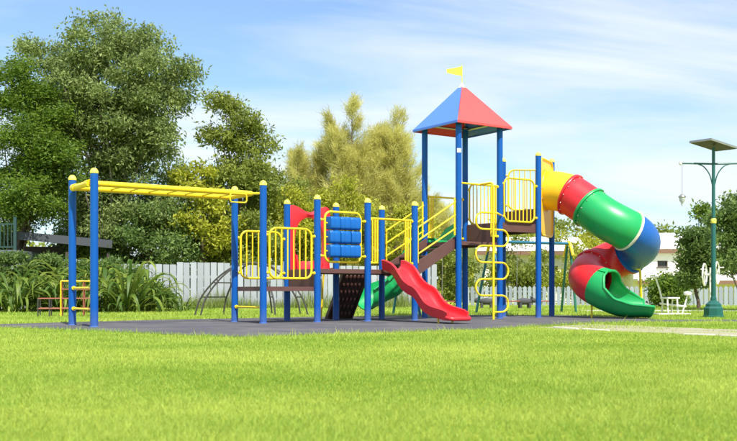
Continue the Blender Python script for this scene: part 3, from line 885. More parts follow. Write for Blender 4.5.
# swing set behind the tower
SWD = R(24); swo = Vector((at(491, 25.3), 25.3, 0))
swing = thing('swing_set', 'teal pipe swing set with yellow joints and rust-red seats behind the play tower', 'swing set', swo, SWD)
hb = 1.93
MB().tube([(-2.5, 0, hb), (2.48, 0, hb)], .04, 10).build('top_bar', 'teal_steel', swing)
for x in (-2.5, 0, 2.48):
    for s_ in (-1, 1):
        lg = MB().tube([(x, s_ * .06, hb), (x, s_ * (.80 if x < 2 else .35), -.05)], .034, 10).build('leg', 'green_steel' if x > 2 else 'teal_steel', swing)
    MB().tube(fillet([(x, -.20, hb - .33), (x, -.05, hb + .02), (x, .05, hb + .02), (x, .20, hb - .33)], .1), .044, 10).build('joint', 'yellow', swing)
for x in (-1.25, .62, 1.75):
    for s_ in (-1, 1): MB().tube([(x + s_ * .2, 0, hb), (x + s_ * .2, .03, .36)], .008, 6).build('chain', 'chain', swing)
    MB().box((x, .03, .35), (.48, .2, .035), None, .012).build('seat', 'rust_steel', swing)

# animal-shaped stools out on the far lawn
def animal_stool(px, d, rz, lab):
    t = thing('animal_stool', lab, 'stool', (at(px, d), d, 0), rz, 'animal stools on the lawn'); t.scale = (.8, .8, .8)
    rings = []
    for i in range(11):
        f_ = i / 10; x = -.34 + .62 * f_; r_ = .17 * math.sin(math.pi * (.08 + .84 * f_)) ** .6
        rings.append([Vector((x, r_ * .95 * math.cos(2 * math.pi * j / 14), .34 + r_ * .9 * math.sin(2 * math.pi * j / 14))) for j in range(14)])
    MB().loft(rings).build('body', 'stone_grey', t)
    hd_ = MB(); rings = []
    for i in range(9):
        f_ = i / 8; r_ = .115 * math.sin(math.pi * (.1 + .8 * f_)) ** .7
        c_ = Vector((.24 + .26 * f_, 0, .43 - .07 * f_))
        rings.append([c_ + Vector((0, r_ * math.cos(2 * math.pi * j / 12), r_ * math.sin(2 * math.pi * j / 12))) for j in range(12)])
    hd_.loft(rings)
    for s_ in (-1, 1): hd_.tube([(.30, s_ * .07, .50), (.27, s_ * .13, .57)], [.035, .012], 8)
    hd_.build('head', 'stone_grey', t)
    for x in (-.22, .18):
        for s_ in (-1, 1): MB().tube([(x, s_ * .09, .28), (x, s_ * .10, .12), (x + .01, s_ * .10, -.02)], [.07, .06, .065], 10).build('leg', 'stone_grey', t)
    return t
animal_stool(525, 33, R(8), 'dark grey stone animal stool on the lawn between the tower and the tube slide')
animal_stool(486, 33, R(170), 'dark grey stone animal stool on the lawn behind the serpentine climber')

# ------------------------------------------------------------------ lamp, exercise machines
LD = 22.3
lamp = thing('street_lamp', 'dark green street lamp with solar panel, side arms and hanging lantern', 'street lamp', (at(713.5, LD), LD, 0))
lp = MB().lathe([(.25, -.05), (.25, .05), (.23, .06), (.225, .22), (.19, .26), (.185, .31), (.13, .36), (.075, .40), (.072, .46), (.055, .50)], 8).build('base', 'lamp_green', lamp, ang=20)
MB().lathe([(.055, .48), (.052, 2.2), (.04, 2.25), (.036, 3.97)], 14).build('pole', 'lamp_green', lamp)
MB().lathe([(.06, 2.20), (.064, 2.22), (.064, 2.29), (.055, 2.31)], 14).build('collar', 'cap', lamp)
za = ht(164, LD)
for s_ in (-1, 1):
    ar = MB(); ar.tube([(0, 0, za), (s_ * .76, 0, za + .02)], .022, 8)
    ar.tube(catmull([(s_ * .03, 0, za - .48), (s_ * .09, 0, za - .25), (s_ * .22, 0, za - .07), (s_ * .36, 0, za)], 5), .014, 8)
    a_ = ar.build('arm', 'lamp_green', lamp)
    MB().lathe([(.004, za - .03), (.035, za - .01), (.04, za + .02), (.035, za + .05), (.004, za + .06)], 10, (s_ * .77, 0, 0)).build('arm_knob', 'white_p', a_)
    MB().tube([(s_ * .73, 0, za), (s_ * .73, 0, za - .72)], .006, 6).build('hanger', 'chain', lamp)
    ln_ = MB().lathe([(.02, za - .70), (.085, za - .75), (.09, za - .77), (.08, za - .78)], 12, (s_ * .73, 0, 0)).build('lantern', 'alu', lamp)
    MB().lathe([(.075, za - .781), (.06, za - .87), (.03, za - .90), (.02, za - .97), (.004, za - .98)], 12, (s_ * .73, 0, 0)).build('shade', 'glass_pale', ln_)
rx = Matrix.Rotation(R(28), 3, 'Z') @ Matrix.Rotation(R(2), 3, 'X') @ Matrix.Rotation(R(9), 3, 'Y')
pz = 4.03
pan = MB().box((0, 0, pz), (.86, .60, .03), rx, .004).build('solar_panel', 'solar_back', lamp, smooth=False)
for i in range(6):
    for j in range(4):
        c_ = rx @ Vector((-.345 + .138 * i, -.217 + .145 * j, .018)); MB().box(Vector((0, 0, pz)) + c_, (.128, .133, .004), rx).build('solar_cell', 'solar', pan, smooth=False)
for y in (-.318, .318): MB().box(Vector((0, 0, pz)) + rx @ Vector((0, y, 0)), (.88, .022, .046), rx).build('panel_frame', 'alu', pan, smooth=False)
for x in (-.438, .438): MB().box(Vector((0, 0, pz)) + rx @ Vector((x, 0, 0)), (.02, .614, .046), rx).build('panel_frame', 'alu', pan, smooth=False)

ED = 25.5
ew = thing('exercise_machine', 'white outdoor exercise machine with spoked turning wheels behind the green lamp', 'exercise machine', (at(711, ED), ED, 0), R(-30))
MB().tube([(0, 0, -.05), (0, 0, 1.25)], .045, 12).build('pillar', 'white_steel', ew)
MB().lathe([(.14, -.02), (.14, .015), (.05, .03)], 14).build('base_plate', 'white_steel', ew)
for s_, zc_ in ((-1, 1.06), (1, 1.10)):
    c_ = Vector((s_ * .16, -.02, zc_)); wr = MB()
    wr.tube([c_ + EY * (.29 * math.cos(2 * math.pi * i / 24)) + EZ * (.29 * math.sin(2 * math.pi * i / 24)) for i in range(24)], .022, 8, closed=True)
    wr.tube([c_, Vector((0, 0, zc_))], .025, 8)
    wh = wr.build('wheel', 'white_steel', ew)
    for k in range(3):
        an = 2 * math.pi * k / 3 + .5; MB().tube([c_, c_ + EY * (.29 * math.cos(an)) + EZ * (.29 * math.sin(an))], .015, 8).build('spoke', 'white_steel', wh)
    MB().tube([c_ + EY * .2 + EZ * .15, c_ + EY * .2 + EZ * .15 + EX * s_ * .14], .016, 8).build('handle', 'white_steel', wh)
es = thing('exercise_machine', 'white outdoor exercise machine with seat, slanted lever and pedals on the lawn', 'exercise machine', (at(671, 24.6), 24.6, 0), R(6))
fr = MB()
for y in (-.22, .22): fr.tube([(-.42, y, .03), (.42, y, .03)], .024, 8)
fr.tube([(-.42, -.3, .03), (-.42, .3, .03)], .024, 8); fr.tube([(.34, -.3, .03), (.34, .3, .03)], .024, 8)
for x in (-.16, .10): fr.tube([(x, -.2, .02), (x, -.14, .42)], .022, 8); fr.tube([(x, .2, .02), (x, .14, .42)], .022, 8)
fr.tube([(-.30, 0, .30), (.40, 0, .22)], .026, 8)
fr.build('frame', 'white_steel', es)
MB().box((-.03, 0, .44), (.40, .34, .045), None, .015).build('seat', 'white_steel', es)
MB().tube(catmull([(-.22, 0, .30), (-.30, 0, .62), (-.42, 0, .98)], 4), .024, 8).build('lever', 'white_steel', es)
MB().tube([(-.42, -.2, .98), (-.42, .2, .98)], .02, 8).build('handlebar', 'white_steel', es)
MB().tube(catmull([(.30, 0, .05), (.38, 0, .30), (.44, 0, .50)], 4), .02, 8).build('pedal_post', 'white_steel', es)
MB().lathe([(.01, .50), (.09, .52), (.10, .56), (.09, .60), (.01, .62)], 12, (.44, 0, 0)).build('pedal_disc', 'white_steel', es)

# ------------------------------------------------------------------ fences and buildings
fence = thing('board_fence', 'tall white vertical board fence behind the bowed climbing frame and the strap-leaved plants', 'fence', (0, 0, 0))
FA, FB = Vector((-15.5, 30.2, 0)), Vector((2.6, 35.5, 0))
fdv = (FB - FA); flen = fdv.length; fdv.normalize(); frz = math.atan2(fdv.y, fdv.x); fn = Vector((-fdv.y, fdv.x, 0))
bw = .232; nbd = int(flen / bw)
bms = []
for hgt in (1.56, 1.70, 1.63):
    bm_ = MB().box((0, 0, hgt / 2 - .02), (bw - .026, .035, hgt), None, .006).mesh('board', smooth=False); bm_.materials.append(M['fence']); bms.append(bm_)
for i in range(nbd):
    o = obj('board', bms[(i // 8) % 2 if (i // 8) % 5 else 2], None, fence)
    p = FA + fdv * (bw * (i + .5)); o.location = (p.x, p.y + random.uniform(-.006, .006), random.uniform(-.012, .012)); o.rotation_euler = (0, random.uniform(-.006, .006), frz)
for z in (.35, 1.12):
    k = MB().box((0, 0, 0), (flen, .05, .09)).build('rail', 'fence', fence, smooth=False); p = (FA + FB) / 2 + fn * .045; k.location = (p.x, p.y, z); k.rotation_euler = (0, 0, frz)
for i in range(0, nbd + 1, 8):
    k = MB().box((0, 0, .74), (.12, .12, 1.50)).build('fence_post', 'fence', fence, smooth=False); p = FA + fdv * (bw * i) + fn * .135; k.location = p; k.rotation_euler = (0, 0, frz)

low = thing('picket_fence', 'low pale blue picket fence in front of the cream house', 'fence', (0, 0, 0))
LA, LB = Vector((4.2, 40.5, 0)), Vector((24, 38.5, 0)); lv = LB - LA; ll = lv.length; lv.normalize(); lrz = math.atan2(lv.y, lv.x)
pm_ = MB(); pm_.loft([[Vector((x, y, z)) for x, z in ((-.075, 0), (.075, 0), (.075, .78), (0, .85), (-.075, .78))] for y in (-.012, .012)])
pmm = pm_.mesh('picket', smooth=False); pmm.materials.append(M['fence_b'])
for i in range(int(ll / .2)):
    o = obj('picket', pmm, None, low); p = LA + lv * (.2 * i); o.location = (p.x, p.y, random.uniform(-.01, .01)); o.rotation_euler = (0, random.uniform(-.01, .01), lrz)
for z in (.2, .62):
    k = MB().box((0, .03, 0), (ll, .03, .06)).build('rail', 'fence_b', low, smooth=False); p = (LA + LB) / 2; k.location = (p.x, p.y + .0, z); k.rotation_euler = (0, 0, lrz)

def wall_with_holes(w, h, th, holes, y0=0):
    """front wall in the XZ plane with real openings (x0,x1,z0,z1)"""
    xs_ = sorted({0, w} | {v for q in holes for v in q[:2]}); zs_ = sorted({0, h} | {v for q in holes for v in q[2:]})
    m = MB()
    for i in range(len(xs_) - 1):
        for j in range(len(zs_) - 1):
            cx_, cz_ = (xs_[i] + xs_[i + 1]) / 2, (zs_[j] + zs_[j + 1]) / 2
            if any(a < cx_ < b and c < cz_ < d for a, b, c, d in holes): continue
            m.box((cx_, y0 + th / 2, cz_), (xs_[i + 1] - xs_[i], th, zs_[j + 1] - zs_[j]))
    return m
def house(name, lab, loc, w, dp, h, rise, holes, over=.6, wall='wall_cream', roofm='roof_white', band=None):
    t = thing(name, lab, 'house', loc)
    m = wall_with_holes(w, h, .2, holes)
    m.box((.1, dp / 2, h / 2), (.2, dp - .41, h)); m.box((w - .1, dp / 2, h / 2), (.2, dp - .41, h)); m.box((w / 2, dp - .1, h / 2), (w, .2, h))
    m.build('wall', wall, t, smooth=False)
    for a, b, c, d in holes:
        f_ = MB()
        for (x, z, sx, sz) in (((a + b) / 2, c + .03, b - a, .06), ((a + b) / 2, d - .03, b - a, .06), (a + .03, (c + d) / 2, .06, d - c - .12), (b - .03, (c + d) / 2, .06, d - c - .12)):
            f_.box((x, .10, z), (sx, .08, sz))
        f_.box(((a + b) / 2, -.03, c - .03), (b - a + .1, .12, .05))
        wd = f_.build('window', 'dark_wood', t, smooth=False)
        MB().box(((a + b) / 2, .12, (c + d) / 2), (b - a - .1, .01, d - c - .1)).build('pane', 'window', wd, smooth=False)
    ro = MB()
    A = [(-over, h - .02), (dp / 2, h + rise), (dp + over, h - .02), (dp + over, h + .10), (dp / 2, h + rise + .12), (-over, h + .10)]
    ro.loft([[Vector((x, y, z)) for y, z in A] for x in (-over, w + over)])
    r_ = ro.build('roof', roofm, t, smooth=False)
    nr = int((w + 2 * over) / .45)
    sl_ = math.atan2(rise + .02, dp / 2 + over); L2 = math.hypot(rise + .02, dp / 2 + over)
    rid = MB()
    for i in range(1, nr):
        rid.box((-over + .45 * i, (dp / 2 - over) / 2, h + .115 + (rise + .02) / 2), (.05, L2, .03), Matrix.Rotation(sl_, 3, 'X'))
    rid.build('standing_seams', roofm, r_, smooth=False)['kind'] = 'stuff'
    MB().box((w / 2, -over - .015, h + .0), (w + 2 * over, .03, .22)).build('fascia', 'fascia', r_, smooth=False)
    gb = MB()
    for x in (.02, w - .02): gb.loft([[Vector((x + q, y, z)) for y, z in ((.05, h - .03), (dp - .05, h - .03), (dp / 2, h + rise - .05))] for q in (-.05, .05)])
    gb.build('gable', wall, t, smooth=False)
    if band:
        cn = MB().box((w / 2, -.55, band + .05), (w + .2, 1.1, .10)).build('canopy', 'roof_white', t, smooth=False)
        MB().box((w / 2, -1.115, band - .07), (w + .2, .03, .18)).build('fascia', 'fascia', cn, smooth=False)
        for x in (.1, w * .35, w * .7, w - .1): MB().box((x, -1.0, band / 2 - .01), (.12, .12, band - .02)).build('pillar', wall, cn, smooth=False)
    return t
house('cream_house', 'cream house with pale metal roof and brown fascia behind the small dark tree', (12.75, 46.0, 0), 14.0, 6.0, 2.55, .95, [(1.15, 1.65, 1.8, 2.1), (2.2, 2.9, 1.5, 2.15), (5.5, 6.8, 1.3, 2.2), (9, 10.2, 1.3, 2.2)], .22, band=1.12)
house('white_house', 'small white house half hidden behind trees beyond the animal stools', (6.3, 52, 0), 5.2, 5.0, 2.7, .9, [(1.0, 1.9, 1.1, 2.0), (3.0, 4.0, 1.1, 2.0)], .45, band=None)

# grey-roofed shelter at the left, seen over the fence
SD = 32.8
sh = thing('carport', 'low carport with grey sheet roof behind the strap-leaved plants', 'carport', (at(18, SD), SD, 0), R(8))
zl, zr_ = ht(232, SD), ht(243, SD) + .1
rf = MB()
A = [(0, zl), (3.15, zr_)]
rf.loft([[Vector((x, y, z)) for y, z in ((0, zz - .09), (3.2, zz + .05), (3.2, zz + .13), (0, zz))] for x, zz in A])
crf = rf.build('roof', 'roof_grey', sh, smooth=False)
k = MB(); k.loft([[Vector((x, y, z)) for y, z in ((-.03, zz - .26), (-.005, zz - .26), (-.005, zz + .02), (-.03, zz + .02))] for x, zz in A]); k.build('fascia', 'roof_grey', crf, smooth=False)
for x in (.2, 1.6, 3.0):
    for y in (.15, 3.0): MB().box((x, y, .98), (.1, .1, 2.0)).build('column', 'dark_wood', sh, smooth=False)
MB().box((1.30, 3.12, 1.15), (3.6, .06, 2.3)).build('back_wall', 'dark_wood', sh, smooth=False)
# raised terrace with railings at the far left
tr = thing('terrace', 'raised grey terrace with dark green railings and roof post at the side of the carport', 'terrace', (at(-60, 31.6), 31.6, 0))
zt_ = ht(250, 31.6)
tw = at(16, 31.6) - at(-60, 31.6)
MB().box((tw / 2, 1.2, zt_ / 2), (tw, 2.4, zt_), None, .01).build('plinth', 'wall_grey', tr, smooth=False)
for z in (zt_ + .10, zt_ + .86): MB().box((tw / 2, .06, z), (tw - .05, .05, .05)).build('rail', 'gate_green', tr, smooth=False)
bl = MB().box((0, 0, .43), (.025, .025, .76)).mesh('baluster', smooth=False); bl.materials.append(M['gate_green'])
for i in range(int(tw / .12)):
    o = obj('baluster', bl, None, tr); o.location = (.06 + .12 * i, .06, zt_ + .05)
for x in (tw - .05, tw - 1.3): MB().box((x, .06, zt_ + .55), (.09, .09, 1.1)).build('newel', 'gate_green', tr, smooth=False)

# ------------------------------------------------------------------ vegetation
def fast_mesh(name, co, tris_or_quads, k, tint, mat, smooth=False):
    """numpy mesh: co (n,3), faces (m,k) of constant size, tint per vertex"""
    me = bpy.data.meshes.new(name)
    nf = len(tris_or_quads)
    me.vertices.add(len(co)); me.vertices.foreach_set('co', co.astype(np.float32).ravel())
    me.loops.add(nf * k); me.loops.foreach_set('vertex_index', tris_or_quads.astype(np.int32).ravel())
    me.polygons.add(nf); me.polygons.foreach_set('loop_start', np.arange(0, nf * k, k, dtype=np.int32))
    me.update(calc_edges=True)
    at_ = me.attributes.new('tint', 'FLOAT', 'POINT'); at_.data.foreach_set('value', tint.astype(np.float32))
    me.materials.append(M[mat]); me.validate()
    if smooth: me.polygons.foreach_set('use_smooth', np.ones(nf, dtype=bool))
    return me

def unit(v): return v / np.maximum(np.linalg.norm(v, axis=1, keepdims=True), 1e-9)

def leaf_cloud(name, centers, spread, per, L_, W_, mat, droop=.35, outw=None, rng=RNG, flat=.0, tvar=.5):
    """leaf blades scattered round clump centres; each leaf is a folded diamond of two triangles"""
    nc = len(centers); n = nc * per
    ci = np.repeat(np.arange(nc), per)
    off = np.clip(rng.normal(size=(n, 3)), -1.7, 1.7) * spread[ci][:, None] * np.array([1, 1, .8])
    p = centers[ci] + off
    d = rng.normal(size=(n, 3)); d[:, 2] = d[:, 2] * (1 - flat) - droop
    if outw is not None: d += outw[ci] * .6
    d = unit(d)
    q = unit(np.cross(d, rng.normal(size=(n, 3)) + np.array([0, 0, .6])))
    nrm = np.cross(d, q)
    Ls = (L_ * rng.uniform(.65, 1.3, n))[:, None]; Ws = (W_ * rng.uniform(.7, 1.25, n))[:, None]
    v0 = p; v2 = p + d * Ls; mid = p + d * Ls * .45 + nrm * Ws * .22
    v1 = mid + q * Ws * .5; v3 = mid - q * Ws * .5
    co = np.stack([v0, v1, v2, v3], 1).reshape(-1, 3)
    b = np.arange(n) * 4
    f = np.concatenate([np.stack([b, b + 1, b + 2], 1), np.stack([b, b + 2, b + 3], 1)])
    ct = rng.uniform(0, 1, nc)
    t = np.clip(.5 + (ct[ci] - .5) * tvar * 1.4 + rng.normal(size=n) * .22, 0, 1)
    return fast_mesh(name, co, f, 3, np.repeat(t, 4), mat)

def lump(dirs, rng, k=7):
    """uneven outline: random lobes over direction"""
    a = unit(rng.normal(size=(k, 3))); s = np.zeros(len(dirs))
    for i in range(k): s += np.maximum(0, dirs @ a[i]) ** 6 * rng.uniform(-.24, .18)
    return 1 + s

def tree(name, lab, cat, base, lobes, mat, nclump, per, L_, W_, trunk_h, trunk_r, clump=.34, barkm='bark', droop=.35, group=None, seed=1, flat=0., limbs=9, lean=(0, 0), shell=.45):
    rng = np.random.default_rng(seed)
    t = thing(name, lab, cat, base, 0, group)
    vol = np.array([l[3] * l[4] * l[5] for l in lobes]) ** .7; vol /= vol.sum()
    cs, ou, bo = [], [], []
    per_b = 12
    for l, v in zip(lobes, vol):
        m = max(4, int(nclump * v / per_b)); d = unit(rng.normal(size=(m, 3)))
        rad = rng.uniform(shell ** 3, 1.0, m) ** (1 / 3) * lump(d, rng)
        bc = np.array(l[:3]) + d * rad[:, None] * np.array(l[3:]) * .93
        br = clump * rng.uniform(1.3, 2.6, m)
        bo.append(bc)
        q = unit(rng.normal(size=(m, per_b, 3)).reshape(-1, 3)).reshape(m, per_b, 3)
        q[:, :, 2] = np.abs(q[:, :, 2]) * .75 - .18                       # leaves sit on the top and sides of a bough
        cs.append((bc[:, None, :] + q * br[:, None, None] * rng.uniform(.55, 1.05, (m, per_b))[:, :, None]).reshape(-1, 3)); ou.append((q * .7 + d[:, None, :] * .5).reshape(-1, 3))
    cs, ou, bo = np.concatenate(cs), np.concatenate(ou), np.concatenate(bo)
    keep = cs[:, 2] > .25; cs, ou = cs[keep], ou[keep]
    sp = rng.uniform(.4, .95, len(cs)) * clump
    obj('crown', leaf_cloud('crown', cs, sp, per, L_, W_, mat, droop, ou, rng, flat), None, t)
    k = MB()
    top = Vector((lean[0], lean[1], trunk_h))
    mid = Vector((lean[0] * .35 + rng.normal() * .06, lean[1] * .35, trunk_h * .5))
    tp = catmull([(0, 0, -.15), (rng.normal() * .03, 0, .25), mid, top], 5)
    k.tube(tp, [trunk_r * (1.35 - .85 * i / (len(tp) - 1)) if i > 1 else trunk_r * 1.6 for i in range(len(tp))], 10)
    order = rng.permutation(len(bo))[:limbs]
    for q in order:
        e = Vector(bo[q]); s_ = tp[int(len(tp) * rng.uniform(.45, .98)) - 1]
        m_ = s_.lerp(e, .5) + Vector((rng.normal() * .12, rng.normal() * .12, abs(rng.normal()) * .25))
        bp_ = catmull([s_, m_, e], 5)
        k.tube(bp_, [trunk_r * (.36 - .32 * i / (len(bp_) - 1)) for i in range(len(bp_))], 6)
    k.build('trunk', barkm, t)
    return t

def lob(px, py, d, rx, ry, base_px, depth=None, dy=0.0):
    """crown lobe from its centre column, height and half sizes in metres"""
    return (at(px, d) - at(base_px, d), dy, ht(py, d), rx, depth or rx, ry)

D = 36.0
tree('broadleaf_tree', 'huge olive-green tree with a broad dome crown behind the white fence', 'tree', (at(110, D), D, 0),
     [lob(110, 98, D, 2.8, 2.75, 110, 2.5), lob(60, 88, D, 1.5, 1.6, 110), lob(156, 100, D, 1.3, 2.0, 110), lob(117, 44, D, 1.45, 1.1, 110), lob(110, 120, D, 2.2, 2.2, 110, 2.6), lob(85, 160, D, 2.5, 2.2, 110), lob(150, 180, D, 2.0, 2.2, 110), lob(40, 55, D, .7, .5, 110), lob(188, 72, D, .45, .35, 110), lob(120, 225, D, 2.6, 1.3, 110)],
     'leaf_big', 3700, 27, .165, .066, 6.2, .24, .27, 'bark_grey', .55, seed=11, limbs=40, shell=.35)
D = 31.0
tree('feathery_tree', 'bright green feathery-leaved tree rising over the grey terrace', 'tree', (at(-12, D), D + 2.6, 0),
     [lob(0, 120, D, 1.55, 1.9, -12), lob(-5, 190, D, 1.8, 1.6, -12), lob(22, 170, D, 1.05, 1.2, -12), lob(-15, 80, D, 1.1, 1.2, -12)],
     'leaf_bright', 1300, 34, .14, .05, 5.0, .16, .27, 'bark', .25, seed=12, flat=.5, limbs=16)
D = 37.5
tree('broadleaf_tree', 'irregular green tree with a clump jutting above its crown beside the huge olive tree', 'tree', (at(240, D), D, 0),
     [lob(216, 105, D, .62, .65, 240), lob(222, 140, D, .6, .7, 240), lob(248, 150, D, 1.05, 1.3, 240), lob(238, 205, D, 1.7, 1.7, 240), lob(262, 175, D, .7, .9, 240), lob(225, 240, D, 1.7, 1.0, 240)],
     'leaf_mid', 1000, 32, .17, .07, 5.6, .15, .27, 'bark', .35, seed=13, limbs=16)
D = 35.5
tree('leafy_shrub', 'yellow-green bushy tree at the foot of the huge olive tree', 'shrub', (at(200, D), D, 0),
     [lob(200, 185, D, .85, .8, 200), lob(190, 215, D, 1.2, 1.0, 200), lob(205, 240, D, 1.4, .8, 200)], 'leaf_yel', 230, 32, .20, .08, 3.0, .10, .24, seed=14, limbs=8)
for i, (px, py, rx, rz, d, mt, lb) in enumerate((
        (150, 235, 1.5, 1.1, 34.6, 'leaf_dark', 'dark shrub rising just over the white fence near the strap-leaved plants'),
        (95, 240, 1.7, 1.1, 36.5, 'leaf_dark', 'dark shrub behind the carport roof'),
        (40, 248, 1.6, 1.0, 37.4, 'leaf_dark', 'dark shrub seen under the carport eaves'), (-2, 250, 1.4, 1.0, 37.0, 'leaf_dark', 'dark shrub behind the terrace railings'),
        (255, 245, 1.6, 1.0, 36.4, 'leaf_mid', 'green shrub over the white fence behind the lowest deck'),
        (276, 192, 1.1, 1.3, 40.5, 'leaf_mid', 'green bushy tree rising between the jutting tree and the golden conifers'),
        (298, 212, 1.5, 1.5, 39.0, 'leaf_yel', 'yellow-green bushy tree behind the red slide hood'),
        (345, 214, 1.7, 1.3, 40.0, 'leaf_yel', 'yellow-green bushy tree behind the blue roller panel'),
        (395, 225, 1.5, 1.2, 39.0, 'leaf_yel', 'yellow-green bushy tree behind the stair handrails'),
        (440, 255, 1.6, 1.3, 41.5, 'leaf_mid', 'olive bushy tree behind the tower stairs'),
        (518, 262, 1.2, 1.5, 44.0, 'leaf_mid', 'green bushy tree behind the serpentine climber'),
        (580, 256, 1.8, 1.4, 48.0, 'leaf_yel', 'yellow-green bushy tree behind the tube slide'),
        (668, 298, .28, .2, 37.0, 'leaf_bright', 'low green bush in front of the cream house behind the exercise seat'))):
    tree('bushy_tree', lb, 'bush', (at(px, d), d, 0),
         [lob(px, py, d, rx, rz, px), lob(px - rx * 16, py + 22, d, rx * .75, rz * .7, px), lob(px + rx * 15, py + 18, d, rx * .7, rz * .75, px), lob(px, min(py + 40, 286), d, rx * 1.05, rz * .8, px)],
         mt, 360, 34, .15, .068, ht(py, d) * .8, .09, .26, seed=30 + i, limbs=9, group='bushy trees round the playground')

for i, (px, d, hgt_, rx, lb) in enumerate(((0, 29.4, 1.05, .8, 'dark leafy shrub in the bed beneath the grey terrace'), (30, 29.6, 1.1, .85, 'dark leafy shrub in the bed behind the pipe grid climber'), (64, 29.7, 1.12, .8, 'dark leafy shrub in the bed behind the rear monkey bar post'),
                                    (96, 29.8, 1.1, .8, 'dark leafy shrub in the bed behind the front monkey bar post'), (122, 29.9, 1.0, .65, 'dark leafy shrub at the open end of the planting bed'), (150, 29.7, .42, .5, 'low leafy shrub next to the smallest strap-leaved plant'))):
    tree('leafy_shrub', lb, 'shrub', (at(px, d), d, 0), [(0, 0, hgt_, rx, .45, hgt_ * .62), (-.35, 0, hgt_ * .7, rx * .7, .4, hgt_ * .5), (.35, 0, hgt_ * .6, rx * .7, .4, hgt_ * .5)],
         'leaf_dark', 330, 34, .15, .055, hgt_, .03, .16, seed=130 + i, limbs=10, group='shrubs in the bed along the fence', shell=.1)

def casuarina(lab, px, d, top_py, half, seed, dens=1.0):
    """golden conifer of upswept feathery plumes"""
    rng = np.random.default_rng(seed)
    t = thing('feathery_conifer', lab, 'tree', (at(px, d), d, 0), 0, 'golden conifers behind the playground')
    H = ht(top_py, d); k = MB()
    P, Dv, tt = [], [], []
    nl = 7
    for q in range(nl):                                   # several leaders fork from the trunk and end in pointed plumes
        ox, oy = (0, 0) if q == 0 else (rng.uniform(-.62, .62) * half, rng.uniform(-.5, .5) * half)
        Hl = H * (1.0 if q == 0 else rng.uniform(.70, .93)); zf = H * rng.uniform(.12, .35)
        ax = catmull([(0, 0, -.1), (ox * .1, oy * .1, zf), (ox * .75, oy * .75, (zf + Hl) * .5), (ox, oy, Hl * .98)], 6)
        k.tube(ax, [.13 * (1 - .93 * i / (len(ax) - 1)) for i in range(len(ax))], 6)
        lim = [np.array(p) for p in ax]
        for i in range(int(42 * dens)):
            f_ = rng.uniform(.26, 1.0); g_ = f_ * (len(lim) - 1); a_ = lim[int(g_)] + (lim[min(int(g_) + 1, len(lim) - 1)] - lim[int(g_)]) * (g_ - int(g_))
            an = rng.uniform(0, 2 * math.pi); d0 = np.array([math.cos(an), math.sin(an), 0.0])
            ln_ = half * .62 * (1.12 - f_) * rng.uniform(.6, 1.2) + .16; rise = rng.uniform(.8, 1.8); tint = rng.uniform(0, 1)
            curve = lambda s: a_ + d0 * ln_ * s + np.array([0, 0, ln_ * rise * s ** 1.3])
            k.tube([Vector(curve(s)) for s in np.linspace(0, 1, 5)], [.016 * (1 - .8 * j / 4) for j in range(5)], 4, caps=False)
            for s in np.linspace(.2, 1, 7):
                n = 26; P.append(curve(s) + rng.normal(size=(n, 3)) * .10)
                Dv.append(d0 * .45 + np.array([0, 0, .75]) + rng.normal(size=(n, 3)) * .45); tt.append(np.clip(tint * .8 + .1 + rng.normal(size=n) * .2, 0, 1))
    P, Dv, tt = np.concatenate(P), unit(np.concatenate(Dv)), np.concatenate(tt)
    n = len(P); q = unit(np.cross(Dv, rng.normal(size=(n, 3)))); L_ = (.40 * rng.uniform(.6, 1.3, n))[:, None]
    co = np.stack([P - q * .010, P + q * .010, P + Dv * L_ - np.array([0, 0, .05])], 1).reshape(-1, 3)
    b = np.arange(n) * 3
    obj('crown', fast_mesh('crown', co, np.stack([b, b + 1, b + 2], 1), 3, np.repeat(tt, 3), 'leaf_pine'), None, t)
    k.build('trunk', 'bark', t)
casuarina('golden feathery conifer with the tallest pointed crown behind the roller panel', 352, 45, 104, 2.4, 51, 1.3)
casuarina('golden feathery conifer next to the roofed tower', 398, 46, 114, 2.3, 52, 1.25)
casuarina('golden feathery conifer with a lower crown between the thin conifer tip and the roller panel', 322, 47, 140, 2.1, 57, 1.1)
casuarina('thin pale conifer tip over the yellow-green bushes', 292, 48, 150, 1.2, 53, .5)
casuarina('golden feathery conifer behind the tower stairs', 432, 52, 195, 1.5, 54, .8)

